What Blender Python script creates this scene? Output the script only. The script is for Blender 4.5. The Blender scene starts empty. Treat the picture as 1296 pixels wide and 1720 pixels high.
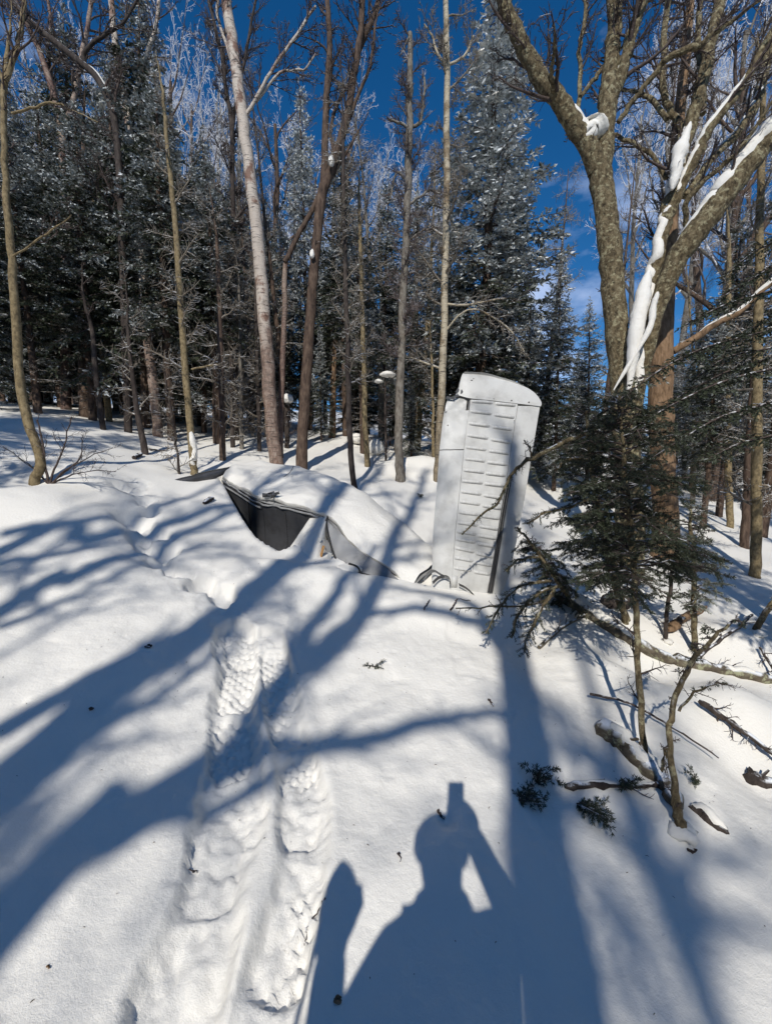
import bpy, bmesh, math, random
import numpy as np
from mathutils import Vector, Matrix

SC = bpy.context.scene
COL = SC.collection

# ------------------------------------------------------------------ camera, sky, sun, exposure
F_PX, IMG_W, IMG_H = 680.0, 1296.0, 1720.0        # focal length in photograph pixels
PITCH = math.radians(5.0)                         # camera looks down by this much
CAM = np.array([0.0, 0.0, 1.6])
SUN_TRAVEL = np.array([0.168, 0.9366, -0.768])    # direction the sunlight travels
SUN_TRAVEL = SUN_TRAVEL / np.linalg.norm(SUN_TRAVEL)

cam_data = bpy.data.cameras.new('camera')
cam_data.sensor_fit = 'HORIZONTAL'
cam_data.sensor_width = 36.0
cam_data.lens = 36.0 * F_PX / IMG_W
cam_data.clip_start = 0.02
cam_data.clip_end = 2000.0
cam_obj = bpy.data.objects.new('camera', cam_data)
COL.objects.link(cam_obj)
cam_obj.location = CAM.tolist()
cam_obj.rotation_euler = (math.radians(90) - PITCH, 0, 0)
SC.camera = cam_obj

SUN_EL = math.asin(-SUN_TRAVEL[2])
SUN_AZ = math.atan2(-SUN_TRAVEL[0], -SUN_TRAVEL[1])   # compass angle from +Y towards +X
world = bpy.data.worlds.new('World')
SC.world = world
world.use_nodes = True
wn, wl = world.node_tree.nodes, world.node_tree.links
wn.clear()
w_out = wn.new('ShaderNodeOutputWorld')
w_bg = wn.new('ShaderNodeBackground')
w_sky = wn.new('ShaderNodeTexSky')
w_sky.sky_type = 'NISHITA'
w_sky.sun_disc = False
w_sky.sun_elevation = SUN_EL
w_sky.sun_rotation = SUN_AZ
w_sky.altitude = 1500
w_sky.air_density = 1.0
w_sky.dust_density = 0.1
w_sky.ozone_density = 3.5
w_bg.inputs['Strength'].default_value = 0.108
w_hsv = wn.new('ShaderNodeHueSaturation')          # the camera's vivid rendering of a clear winter sky
w_hsv.inputs['Saturation'].default_value = 1.32
w_hsv.inputs['Value'].default_value = 1.0
wl.new(w_sky.outputs[0], w_hsv.inputs['Color'])
# thin fair-weather cloud wisps, spread over the whole dome
w_tc = wn.new('ShaderNodeTexCoord')
w_map = wn.new('ShaderNodeMapping')
w_map.inputs['Scale'].default_value = (1.0, 1.0, 2.2)
w_map.inputs['Location'].default_value = (2.1, 0.7, 0.3)
w_n = wn.new('ShaderNodeTexNoise')
w_n.inputs['Scale'].default_value = 2.6
w_n.inputs['Detail'].default_value = 7.0
w_n.inputs['Roughness'].default_value = 0.55
w_r = wn.new('ShaderNodeValToRGB')
w_r.color_ramp.elements[0].position = 0.53
w_r.color_ramp.elements[1].position = 0.74
w_r.color_ramp.elements[0].color = (0, 0, 0, 1)
w_r.color_ramp.elements[1].color = (0.8, 0.8, 0.8, 1)
w_mix = wn.new('ShaderNodeMixRGB')
w_mix.inputs['Color2'].default_value = (7.0, 8.2, 11.0, 1)
wl.new(w_tc.outputs['Generated'], w_map.inputs['Vector'])
wl.new(w_map.outputs[0], w_n.inputs['Vector'])
wl.new(w_n.outputs['Fac'], w_r.inputs['Fac'])
wl.new(w_r.outputs['Color'], w_mix.inputs['Fac'])
wl.new(w_hsv.outputs[0], w_mix.inputs['Color1'])
wl.new(w_mix.outputs[0], w_bg.inputs['Color'])
wl.new(w_bg.outputs[0], w_out.inputs['Surface'])

sun_data = bpy.data.lights.new('sun', 'SUN')
sun_data.energy = 3.65
sun_data.angle = math.radians(0.53)
sun_data.color = (1.0, 0.96, 0.89)
sun_obj = bpy.data.objects.new('sun', sun_data)
COL.objects.link(sun_obj)
sun_obj.location = (-4, -20, 18)
sun_obj.rotation_euler = Vector(SUN_TRAVEL.tolist()).to_track_quat('-Z', 'Y').to_euler()

SC.view_settings.view_transform = 'Standard'
SC.view_settings.look = 'None'
SC.view_settings.exposure = 0.0
SC.view_settings.gamma = 1.0
SC.view_settings.use_curve_mapping = False
SC.render.engine = 'CYCLES'
SC.cycles.use_denoising = True
SC.cycles.use_adaptive_sampling = True
SC.cycles.adaptive_threshold = 0.025
SC.cycles.max_bounces = 6
SC.cycles.diffuse_bounces = 3
SC.cycles.glossy_bounces = 2
SC.cycles.transmission_bounces = 2
SC.cycles.transparent_max_bounces = 4
SC.cycles.caustics_reflective = False
SC.cycles.caustics_refractive = False

#<NUM>
# ------------------------------------------------------------------ numbers: rays, noise, terrain
CP, SP = math.cos(PITCH), math.sin(PITCH)

def ray(u, v):
    dx = (u - IMG_W / 2) / F_PX
    dy = (IMG_H / 2 - v) / F_PX
    return np.array([dx, CP + dy * SP, dy * CP - SP])

def P(u, v, t):
    """the place at depth t (metres along the lens axis) that the photograph shows at u, v"""
    return CAM + t * ray(u, v)

def _hash(ix, iy, seed):
    h = (ix.astype(np.int64) * 374761393 + iy.astype(np.int64) * 668265263 + seed * 974711) & 0x7fffffff
    h = ((h ^ (h >> 13)) * 1274126177) & 0x7fffffff
    h = h ^ (h >> 16)
    return (h & 0xffff) / 65535.0

def vnoise(x, y, seed=0):
    ix, iy = np.floor(x), np.floor(y)
    fx, fy = x - ix, y - iy
    fx = fx * fx * fx * (fx * (fx * 6 - 15) + 10)
    fy = fy * fy * fy * (fy * (fy * 6 - 15) + 10)
    a, b = _hash(ix, iy, seed), _hash(ix + 1, iy, seed)
    c, d = _hash(ix, iy + 1, seed), _hash(ix + 1, iy + 1, seed)
    return (a + (b - a) * fx) * (1 - fy) + (c + (d - c) * fx) * fy - 0.5

def fbm(x, y, seed=0, octs=4, gain=0.5):
    r, a, f = 0.0, 1.0, 1.0
    for o in range(octs):
        r = r + a * vnoise(x * f + 13.7 * o, y * f - 7.3 * o, seed + o)
        a *= gain
        f *= 2.03
    return r

def sstep(a, b, x):
    t = np.clip((x - a) / (b - a), 0, 1)
    return t * t * (3 - 2 * t)

# control points of the hillside (x, y, z): it climbs away from the camera and falls to the right
CTRL = [(0, 0, 0), (0, 1, .1), (0, 2, .29), (0, 3, .52), (0, 4, .80), (0, 5, 1.12), (0, 6, 1.47), (0, 7, 1.78),
        (0, 10, 2.42), (0, 20, 3.75), (0, 40, 6.6), (0, 90, 14), (0, 200, 32),
        (-1.24, 1.19, .27), (-2.1, 2.12, .62), (-3.14, 3.29, 1.31), (-3.2, 3.7, 1.58), (-5.7, 6.1, 2.5),
        (-3.2, 6.5, 2.02), (-1.8, 5.2, 1.5), (-2.5, 9, 2.6), (-9, 11, 3.6),
        (1.19, 1.11, -.05), (1.81, 1.77, 0.0), (2.76, 2.78, .12), (2.25, 3.7, .46), (.75, 3.53, .62), (4.57, 4.9, .42),
        (5.9, 6.9, .70), (2.5, 6.5, 1.1), (12, 15, 1.7), (-15, 17, 4.6), (-40, 42, 9.5), (40, 42, 5.0),
        (0, -3, -.35), (-3, -3, .0), (3, -3, -.8), (0, -12, -1.6), (-12, -10, -.2), (12, -10, -2.4), (-12, 2, 2.0), (12, 2, -1.0),
        (-100, 90, 20), (100, 90, 10), (-200, 220, 42), (200, 220, 28), (-80, -60, -4), (80, -60, -14), (0, -120, -16),
        (-200, -200, -20), (200, -200, -36), (250, 0, -16), (-250, 0, 16)]
_C = np.array(CTRL, float)

def _rbf(r):
    return np.where(r > 1e-9, r * r * np.log(np.maximum(r, 1e-9)), 0.0)

def _warp(x, y):
    # equalise near and far so that the fit stays smooth at every distance
    r = np.sqrt(x * x + y * y) + 1e-9
    k = np.log1p(r / 3.0) * 3.0 / r
    return x * k, y * k

_wx, _wy = _warp(_C[:, 0], _C[:, 1])
_n = len(_C)
_K = _rbf(np.hypot(_wx[:, None] - _wx[None], _wy[:, None] - _wy[None])) + 0.06 * np.eye(_n)
# the plane terms live in real metres so far ground stays a slope
_Pm = np.column_stack([np.ones(_n), _C[:, 0], _C[:, 1]])
_A = np.zeros((_n + 3, _n + 3))
_A[:_n, :_n] = _K
_A[:_n, _n:] = _Pm
_A[_n:, :_n] = _Pm.T
_sol = np.linalg.solve(_A, np.concatenate([_C[:, 2], np.zeros(3)]))

def base_z(x, y):
    x, y = np.asarray(x, float), np.asarray(y, float)
    shp = np.broadcast(x, y).shape
    x, y = np.broadcast_to(x, shp).ravel(), np.broadcast_to(y, shp).ravel()
    ax, ay = _warp(x, y)
    z = _sol[_n] + _sol[_n + 1] * x + _sol[_n + 2] * y
    for i in range(_n):
        z = z + _sol[i] * _rbf(np.hypot(ax - _wx[i], ay - _wy[i]))
    return z.reshape(shp)

def _march(fn, u, v):
    d = ray(u, v)
    ts = np.concatenate([np.arange(.5, 12, .02), np.arange(12, 60, .25)])
    p = CAM[None] + ts[:, None] * d[None]
    h = p[:, 2] - fn(p[:, 0], p[:, 1])
    k = np.argmax(h < 0)
    if h[k] >= 0:
        k = len(ts) - 1
    if k > 0:
        f = h[k - 1] / (h[k - 1] - h[k] + 1e-12)
        t = ts[k - 1] + f * (ts[k] - ts[k - 1])
    else:
        t = ts[0]
    return CAM + t * d

def base_hit(u, v):
    return _march(base_z, u, v)

def seg_dist(x, y, pts):
    """distance to a polyline, signed side (+ = left of travel) and arc length"""
    best = np.full(x.shape, 1e9); side = np.zeros(x.shape); arc = np.zeros(x.shape)
    acc = 0.0
    for (a, b) in zip(pts[:-1], pts[1:]):
        dx, dy = b[0] - a[0], b[1] - a[1]
        L = math.hypot(dx, dy)
        s = np.clip(((x - a[0]) * dx + (y - a[1]) * dy) / (L * L), 0, 1)
        px, py = x - a[0] - s * dx, y - a[1] - s * dy
        d = np.hypot(px, py)
        m = d < best
        best = np.where(m, d, best)
        side = np.where(m, np.sign(dx * py - dy * px), side)
        arc = np.where(m, acc + s * L, arc)
        acc += L
    return best, side, arc

# the snowshoe trail, followed from the camera towards the wreck
TRAIL_L = [base_hit(*q)[:2] for q in [(262, 1790), (300, 1690), (345, 1560), (375, 1440), (388, 1330), (395, 1230), (395, 1130), (395, 1060)]]
TRAIL_R = [base_hit(*q)[:2] for q in [(420, 1790), (445, 1690), (480, 1560), (512, 1440), (512, 1330), (490, 1240), (470, 1150), (450, 1070)]]
TRAIL_F = [base_hit(*q)[:2] for q in [(420, 1075), (380, 1010), (320, 972), (270, 950), (255, 925), (262, 900), (240, 880), (225, 868), (250, 850), (235, 825), (215, 805), (190, 790)]]
# separate snowshoe prints along both tracks
_PR = []
for (tr, off, hw) in ((TRAIL_L, .12, .098), (TRAIL_R, .30, .088)):
    acc = 0.0
    nxt = off
    for (a_, b_) in zip(tr[:-1], tr[1:]):
        L_ = math.hypot(*(b_ - a_))
        while nxt < acc + L_:
            f_ = (nxt - acc) / L_
            q_ = a_ * (1 - f_) + b_ * f_
            _k = len(_PR)
            _PR.append((q_[0] + .03 * math.sin(_k * 5.1), q_[1], math.atan2(b_[1] - a_[1], b_[0] - a_[0]) + .13 * math.sin(_k * 3.7), hw, .19 + .02 * math.sin(_k * 2.3)))
            nxt += .40 + .05 * math.sin(_k * 7.7)
        acc += L_
FOOT = [base_hit(u, v)[:2] for (u, v) in [(375, 1000), (335, 985), (300, 965), (268, 950), (282, 925), (250, 915), (232, 900), (262, 890), (235, 872), (215, 862), (255, 852), (240, 838), (222, 822), (205, 812), (232, 808)]]
RIM = [base_hit(u, v)[:2] for (u, v) in [(362, 800), (380, 828), (402, 862), (425, 892), (448, 912), (470, 920), (492, 914)]]
HOLE = RIM + [P(*q)[:2] for q in [(545, 870, 4.35), (520, 840, 4.6), (440, 830, 4.9), (400, 800, 5.2), (374, 790, 5.4)]]

def in_poly(x, y, poly):
    c = np.zeros(x.shape, bool)
    n = len(poly)
    for i in range(n):
        (x1, y1), (x2, y2) = poly[i], poly[(i + 1) % n]
        k = ((y1 > y) != (y2 > y)) & (x < (x2 - x1) * (y - y1) / (y2 - y1 + 1e-12) + x1)
        c ^= k
    return c
DRIFT = [P(*q)[:2] for q in [(560, 868, 4.2), (535, 900, 4.05), (500, 945, 3.9)]]
# soft mounds (pixel, radius x, radius y, height)
MOUNDS = [(740, 1030, .55, .22, .10), (560, 975, .5, .2, .06), (470, 960, .4, .18, .06), (1060, 1040, .45, .25, .12), (1230, 1085, .4, .22, .16),
          (1010, 1130, .35, .35, .10), (1130, 1210, .22, .3, .10), (1245, 1190, .25, .22, .12), (900, 1200, .4, .5, .05),
          (60, 860, .7, .3, .09), (170, 960, .8, .35, .07), (100, 780, .6, .5, .05), (640, 1100, .5, .3, .05), (200, 1130, .6, .35, .05),
          (700, 790, .6, .5, .22), (760, 800, .5, .4, .2), (850, 880, .6, .4, .12), (1000, 880, .6, .4, .15), (630, 1480, .35, .2, .03), (330, 850, .3, .2, .06)]
_MD = [(base_hit(u, v), rx, ry, h) for (u, v, rx, ry, h) in MOUNDS]
# hollows melted round stems and at the foot of the panel
WELLS = [(722, 968, .16, .12, -.09), (750, 1375, .04, .05, -.03), (1140, 1400, .10, .09, .045), (1085, 1280, .08, .07, .03), (464, 782, .22, .22, -.06), (595, 828, .12, .12, -.06),
         (505, 786, .2, .2, -.06), (670, 796, .22, .2, -.08), (57, 808, .14, .14, -.05), (618, 955, .15, .12, -.06), (1035, 1000, .35, .25, -.12), (1080, 1110, .3, .2, -.10), (1190, 1245, .25, .18, -.08), (1290, 1310, .25, .2, -.08)]
_WE = [(base_hit(u, v), rx, ry, h) for (u, v, rx, ry, h) in WELLS]

def ground_z(x, y):
    x, y = np.asarray(x, float), np.asarray(y, float)
    z = base_z(x, y)
    r = np.hypot(x, y)
    # wind-packed swells
    z = z + .16 * fbm(x * .55 + 3.1, y * .55, 11, 2) * sstep(1.5, 5, r) + .035 * fbm(x * 1.6, y * 1.6 + 5, 21, 2)
    z = z + .5 * fbm(x * .12, y * .12, 31, 3) * sstep(8, 25, r)
    z = z + .012 * fbm(x * 4.2, y * 4.2 + 2, 40, 2) + .008 * fbm(x * 9, y * 9, 41, 4, .55)
    z = z + .020 * np.maximum(0, fbm(x * 2.6 + y * .7, y * 2.2 - x * .5, 47, 2)) * sstep(.4, 1.2, r)
    z = z + .05 * fbm(x * 1.4 + 9, y * 1.4, 43, 3) * sstep(4.5, 8, y)
    z = z - .006 * sstep(.30, .44, vnoise(x * 8.5, y * 8.5, 201)) - .003 * sstep(.33, .45, vnoise(x * 19, y * 19, 202))     # drip pits under the trees
    for (g, rx, ry, h) in _MD + _WE:
        q = ((x - g[0]) / rx) ** 2 + ((y - g[1]) / ry) ** 2
        z = z + h * np.exp(-q * 1.2)
    near = (y > .1) & (y < 9) & (np.abs(x) < 5)
    if np.any(near):
        xs, ys = np.atleast_1d(x)[np.atleast_1d(near)], np.atleast_1d(y)[np.atleast_1d(near)]
        dz = np.zeros(xs.shape)
        warp = .055 * fbm(xs * 4, ys * 4, 51, 3) + .012 * fbm(xs * 22, ys * 22, 55, 2)
        inside = np.zeros(xs.shape)
        for tr, w, dep in ((TRAIL_L, .115, .046), (TRAIL_R, .092, .034)):
            d, sd, arc = seg_dist(xs, ys, tr)
            m = 1 - sstep(w * .72, w * 1.15, d + warp * (1.2 if tr is TRAIL_L else .5))
            lip = np.exp(-((d - w * 1.25) / .03) ** 2) * .008
            dep2 = dep * (1 + .5 * fbm(arc * 3, arc * 0, 61, 2))
            dz = np.minimum(dz, -dep2 * m) + lip * (1 - m)
            inside = np.maximum(inside, m)
        d, sd, arc = seg_dist(xs, ys, TRAIL_F)
        m = 1 - sstep(.08, .22, d + warp * 2)
        dz = dz - .02 * m
        inside = np.maximum(inside, .65 * m)
        for (fx, fy) in FOOT:
            q = np.hypot((xs - fx) * 1.1, ys - fy) + warp * 1.2
            mm = 1 - sstep(.055, .12, q)
            dz = dz - .095 * mm
            inside = np.maximum(inside, .8 * mm)
        # crumbled snow in the trail: broken plates and lumps
        cx, cy = xs * 17 + 2.2 * vnoise(xs * 6, ys * 6, 71), ys * 17 + 2.2 * vnoise(xs * 6, ys * 6, 72)
        plates = np.round(3 * (vnoise(cx * .55, cy * .55, 73) + .5)) / 3 - .5
        dz = dz + inside * (.016 * fbm(xs * 14, ys * 14, 74, 3) + .016 * plates + .014 * fbm(xs * 34, ys * 34, 76, 3))
        # snowshoe prints with their lattice deck
        for (gx, gy, an, hw, hl) in _PR:
            c, s = math.cos(an), math.sin(an)
            a = (xs - gx) * c + (ys - gy) * s
            b = -(xs - gx) * s + (ys - gy) * c
            q = (np.abs(a) / hl) ** 4 + (np.abs(b) / hw) ** 4
            m = 1 - sstep(.75, 1.1, q + warp * 4)
            k1 = np.abs(((a + b * .9) / .058) % 1 - .5)
            k2 = np.abs(((a - b * .9) / .058) % 1 - .5)
            lat = np.minimum(k1, k2)
            crisp = sstep(-.25, .2, fbm(xs * 5 + gx * 9, ys * 5, 81, 2))
            dz = dz - m * (.018 + .018 * crisp * sstep(.05, .20, lat))
        # the hollow along the wreck and the drift blown against its side
        d, sd, arc = seg_dist(xs, ys, RIM)
        dz = dz - np.where(in_poly(xs, ys, HOLE), .62 * sstep(-.02, .26, d), 0)
        np.atleast_1d(z)[np.atleast_1d(near)] += dz
    return z

def hit(u, v):
    return _march(ground_z, u, v)

def gz(x, y):
    return float(ground_z(np.array([x], float), np.array([y], float))[0])

def cast(u, v, yc):
    """the point in the plane y = yc whose shadow falls on the snow at pixel u, v"""
    g = base_hit(u, v)
    return g - SUN_TRAVEL * ((g[1] - yc) / SUN_TRAVEL[1])
#</NUM>

# ------------------------------------------------------------------ mesh helpers
RNG = np.random.default_rng(7)

def nrm(a):
    a = np.asarray(a, float)
    return a / (np.linalg.norm(a, axis=-1, keepdims=True) + 1e-12)

class MB:
    """collects quads and triangles, then links them as one mesh object"""
    def __init__(self):
        self.V, self.F, self.M, self.A, self.n = [], [], [], [], 0

    def add(self, v, f, mat=0, frost=0.0):
        v = np.asarray(v, float).reshape(-1, 3)
        f = np.asarray(f, int)
        self.V.append(v)
        self.F.append(f + self.n)
        self.M.append(np.full(len(f), mat, int))
        fr = np.asarray(frost, float)
        self.A.append(np.full(len(v), float(fr)) if fr.ndim == 0 else fr)
        self.n += len(v)
        return self

    def tube(self, pts, rad, n=6, mat=0, cap=True, frost=0.0, lump=0.0, rng=None):
        pts = np.asarray(pts, float)
        m = len(pts)
        rad = np.broadcast_to(np.asarray(rad, float), (m,))
        t = np.gradient(pts, axis=0)
        t = nrm(t)
        mean = nrm(pts[-1] - pts[0])
        ref = np.array([0., 0, 1.]) if abs(mean[2]) < .7 else np.array([1., 0, 0])
        u = nrm(ref[None] - t * (t @ ref)[:, None])
        w = np.cross(t, u)
        a = np.arange(n) * 2 * math.pi / n
        rr = rad[:, None] * np.ones(n)[None]
        if lump and rng is not None:
            rr = rr * (1 + lump * rng.normal(size=rr.shape))
        v = pts[:, None] + rr[..., None] * (np.cos(a)[None, :, None] * u[:, None] + np.sin(a)[None, :, None] * w[:, None])
        v = v.reshape(-1, 3)
        i = np.arange(m - 1)[:, None] * n
        j = np.arange(n)[None]
        k = (j + 1) % n
        f = np.stack([i + j, i + k, i + n + k, i + n + j], -1).reshape(-1, 4)
        self.add(v, f, mat, frost)
        if cap:
            for (row, flip) in ((0, True), (m - 1, False)):
                c = pts[row]
                ring = v[row * n:(row + 1) * n]
                vv = np.vstack([ring, c[None]])
                ff = np.stack([np.arange(n), (np.arange(n) + 1) % n, np.full(n, n), np.full(n, n)], -1)
                if flip:
                    ff = ff[:, [1, 0, 2, 3]]
                self.add(vv, ff, mat, frost)
        return self

    def grid(self, g, mat=0, closed=False, flip=False):
        g = np.asarray(g, float)
        a, b = g.shape[:2]
        i = np.arange(a - 1)[:, None] * b
        j = np.arange(b - (0 if closed else 1))[None]
        k = (j + 1) % b
        f = np.stack([i + j, i + k, i + b + k, i + b + j], -1).reshape(-1, 4)
        if flip:
            f = f[:, ::-1]
        return self.add(g.reshape(-1, 3), f, mat)

    def box(self, c, s, R=None, mat=0):
        q = np.array([[x, y, z] for x in (-.5, .5) for y in (-.5, .5) for z in (-.5, .5)]) * np.asarray(s)
        if R is not None:
            q = q @ np.asarray(R).T
        f = [(0, 1, 3, 2), (4, 6, 7, 5), (0, 4, 5, 1), (2, 3, 7, 6), (0, 2, 6, 4), (1, 5, 7, 3)]
        return self.add(q + np.asarray(c), f, mat)

    def blob(self, c, r, rng, seg=10, rings=7, lump=.12, flat=1.0, mat=0):
        th = np.linspace(0, math.pi, rings)
        ph = np.arange(seg) * 2 * math.pi / seg
        x = np.sin(th)[:, None] * np.cos(ph)[None]
        y = np.sin(th)[:, None] * np.sin(ph)[None]
        z = np.cos(th)[:, None] * np.ones(seg)[None]
        o1, o2 = rng.uniform(0, 40), rng.uniform(0, 40)
        k = 1 + 1.6 * lump * (fbm(x * 1.7 + z * 1.1 + o1, y * 1.7 - z * .9 + o2, 5, 3)) + .25 * lump * rng.normal(size=x.shape)
        k[0] = k[0].mean(); k[-1] = k[-1].mean()
        z = np.where(z < 0, z * flat, z)
        g = np.stack([x * k * r[0], y * k * r[1], z * k * r[2]], -1) + np.asarray(c)
        return self.grid(g, mat, closed=True, flip=True)

    def mesh(self, name, mats, smooth=True):
        V = np.concatenate(self.V); F = np.concatenate(self.F); M = np.concatenate(self.M); A = np.concatenate(self.A)
        tri = F[:, 2] == F[:, 3]
        cnt = np.where(tri, 3, 4)
        keep = np.ones(F.shape, bool); keep[tri, 3] = False
        loops = F[keep]
        me = bpy.data.meshes.new(name)
        me.vertices.add(len(V)); me.vertices.foreach_set('co', V.astype(np.float32).ravel())
        me.loops.add(len(loops)); me.loops.foreach_set('vertex_index', loops.astype(np.int32))
        me.polygons.add(len(F))
        st = np.concatenate([[0], np.cumsum(cnt)[:-1]])
        me.polygons.foreach_set('loop_start', st.astype(np.int32))
        me.polygons.foreach_set('material_index', M.astype(np.int32))
        me.polygons.foreach_set('use_smooth', np.full(len(F), smooth))
        if A.any():
            at = me.attributes.new('frost', 'FLOAT', 'POINT')
            at.data.foreach_set('value', A.astype(np.float32))
        for m in mats:
            me.materials.append(m)
        me.update(calc_edges=True)
        return me

    def build(self, name, mats, parent=None, loc=None, smooth=True):
        if not isinstance(mats, (list, tuple)):
            mats = [mats]
        o = bpy.data.objects.new(name, self.mesh(name, mats, smooth))
        COL.objects.link(o)
        if parent is not None:
            o.parent = parent
        if loc is not None:
            o.location = [float(q) for q in loc]
        return o

def tag(o, label=None, cat=None, group=None, kind=None):
    if label: o['label'] = label
    if cat: o['category'] = cat
    if group: o['group'] = group
    if kind: o['kind'] = kind
    return o

def thing(name, label, cat, loc=(0, 0, 0), group=None):
    o = bpy.data.objects.new(name, None)
    COL.objects.link(o)
    o.empty_display_size = .1
    o.location = [float(q) for q in loc]
    return tag(o, label, cat, group)

def copy_tree(o, parent=None):
    c = o.copy()
    COL.objects.link(c)
    c.parent = parent
    for ch in list(o.children):
        copy_tree(ch, c)
    return c

def smooth_path(pts, per=4):
    """Catmull-Rom through the given points"""
    p = np.asarray(pts, float)
    if len(p) < 3:
        s = np.linspace(0, 1, per * (len(p) - 1) + 1)[:, None]
        return p[0] * (1 - s) + p[-1] * s
    q = np.vstack([2 * p[0] - p[1], p, 2 * p[-1] - p[-2]])
    out = []
    for i in range(1, len(q) - 2):
        for k in range(per):
            t = k / per
            a, b, c, d = q[i - 1], q[i], q[i + 1], q[i + 2]
            out.append(.5 * ((2 * b) + (c - a) * t + (2 * a - 5 * b + 4 * c - d) * t * t + (3 * b - a - 3 * c + d) * t ** 3))
    out.append(p[-1])
    return np.array(out)

def along(path, s):
    d = np.concatenate([[0], np.cumsum(np.linalg.norm(np.diff(path, axis=0), axis=1))])
    x = np.asarray(s) * d[-1]
    return np.stack([np.interp(x, d, path[:, k]) for k in range(path.shape[1])], -1)

# ------------------------------------------------------------------ materials
def new_mat(name):
    m = bpy.data.materials.new(name)
    m.use_nodes = True
    nt = m.node_tree
    nt.nodes.clear()
    out = nt.nodes.new('ShaderNodeOutputMaterial')
    b = nt.nodes.new('ShaderNodeBsdfPrincipled')
    nt.links.new(b.outputs[0], out.inputs[0])
    return m, nt, b

def nd(nt, kind, **kw):
    n = nt.nodes.new(kind)
    for k, v in kw.items():
        if k in n.inputs:
            n.inputs[k].default_value = v
        else:
            setattr(n, k, v)
    return n

def noise(nt, scale, detail=4, rough=.55, vec=None, stretch=None, coord='Object'):
    n = nd(nt, 'ShaderNodeTexNoise', Scale=scale, Detail=detail, Roughness=rough)
    tc = nt.nodes.new('ShaderNodeTexCoord')
    src = tc.outputs[coord]
    if stretch:
        mp = nt.nodes.new('ShaderNodeMapping')
        mp.inputs['Scale'].default_value = stretch
        nt.links.new(src, mp.inputs[0])
        src = mp.outputs[0]
    nt.links.new(src, n.inputs['Vector'])
    return n.outputs['Fac']

def ramp(nt, fac, stops):
    r = nt.nodes.new('ShaderNodeValToRGB')
    e = r.color_ramp.elements
    while len(e) < len(stops):
        e.new(.5)
    for k, (p, c) in enumerate(stops):
        e[k].position = p
        e[k].color = (*c, 1) if len(c) == 3 else c
    nt.links.new(fac, r.inputs['Fac'])
    return r.outputs['Color']

def g3(x):
    return (x, x, x)

def mix(nt, fac, a, b):
    m = nt.nodes.new('ShaderNodeMixRGB')
    for sock, val in ((m.inputs[0], fac), (m.inputs[1], a), (m.inputs[2], b)):
        if isinstance(val, (int, float)):
            sock.default_value = val
        elif isinstance(val, tuple):
            sock.default_value = (*val, 1)
        else:
            nt.links.new(val, sock)
    return m.outputs[0]

def mth(nt, op, a, b=0.0):
    m = nt.nodes.new('ShaderNodeMath')
    m.operation = op
    for sock, val in ((m.inputs[0], a), (m.inputs[1], b)):
        if isinstance(val, (int, float)):
            sock.default_value = val
        else:
            nt.links.new(val, sock)
    return m.outputs[0]

def bump(nt, b, h, strength, dist):
    n = nd(nt, 'ShaderNodeBump', Strength=strength, Distance=dist)
    nt.links.new(h, n.inputs['Height'])
    nt.links.new(n.outputs[0], b.inputs['Normal'])

def up_mask(nt, lo, hi):
    """where a surface faces the sky and snow can lie"""
    g = nt.nodes.new('ShaderNodeNewGeometry')
    s = nt.nodes.new('ShaderNodeSeparateXYZ')
    nt.links.new(g.outputs['Normal'], s.inputs[0])
    return ramp(nt, s.outputs['Z'], [(lo, g3(0)), (hi, g3(1))])

def snow_mat(name, col=(.86, .83, .765), bscale=90, bstr=.35, bdist=.006, fine=420):
    m, nt, b = new_mat(name)
    n1 = noise(nt, 3.5, 4)
    c = mix(nt, n1, tuple(q * .95 for q in col), col)
    nt.links.new(c, b.inputs['Base Color'])
    b.inputs['Roughness'].default_value = .62
    b.inputs['Specular IOR Level'].default_value = .35
    b.inputs['Subsurface Weight'].default_value = .0
    h1, h2 = noise(nt, bscale, 4, .6), noise(nt, fine, 2)
    bump(nt, b, mth(nt, 'ADD', h1, mth(nt, 'MULTIPLY', h2, .35)), bstr, bdist)
    return m

M = {}
M['snow_ground'] = snow_mat('snow_ground', bscale=55, bstr=.42, bdist=.010, fine=260)
M['snow'] = snow_mat('snow_clump', col=(.87, .84, .775), bscale=35, bstr=.5, bdist=.02)

def bark_mat(name, base, dark, light, scale=18, stretch=(1, 1, .35), bdist=.02, bstr=.8, snow=.0, lichen=None):
    m, nt, b = new_mat(name)
    n1 = noise(nt, scale, 6, .65, stretch=stretch)
    n2 = noise(nt, scale * .25, 3)
    c = ramp(nt, n1, [(.30, dark), (.48, base), (.72, light)])
    c = mix(nt, mth(nt, 'MULTIPLY', n2, .5), c, tuple(q * .55 for q in base))
    if lichen:
        ln = ramp(nt, noise(nt, scale * .8, 5, .7), [(.52, g3(0)), (.62, g3(1))])
        c = mix(nt, ln, c, lichen)
    if snow:
        sm = mth(nt, 'MULTIPLY', up_mask(nt, .45, .8), ramp(nt, noise(nt, 14, 4), [(.62 - snow * .3, g3(0)), (.72 - snow * .3, g3(1))]))
        c = mix(nt, sm, c, (.82, .84, .87))
    nt.links.new(c, b.inputs['Base Color'])
    b.inputs['Roughness'].default_value = .85
    b.inputs['Specular IOR Level'].default_value = .25
    bump(nt, b, n1, bstr, bdist)
    return m

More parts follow.
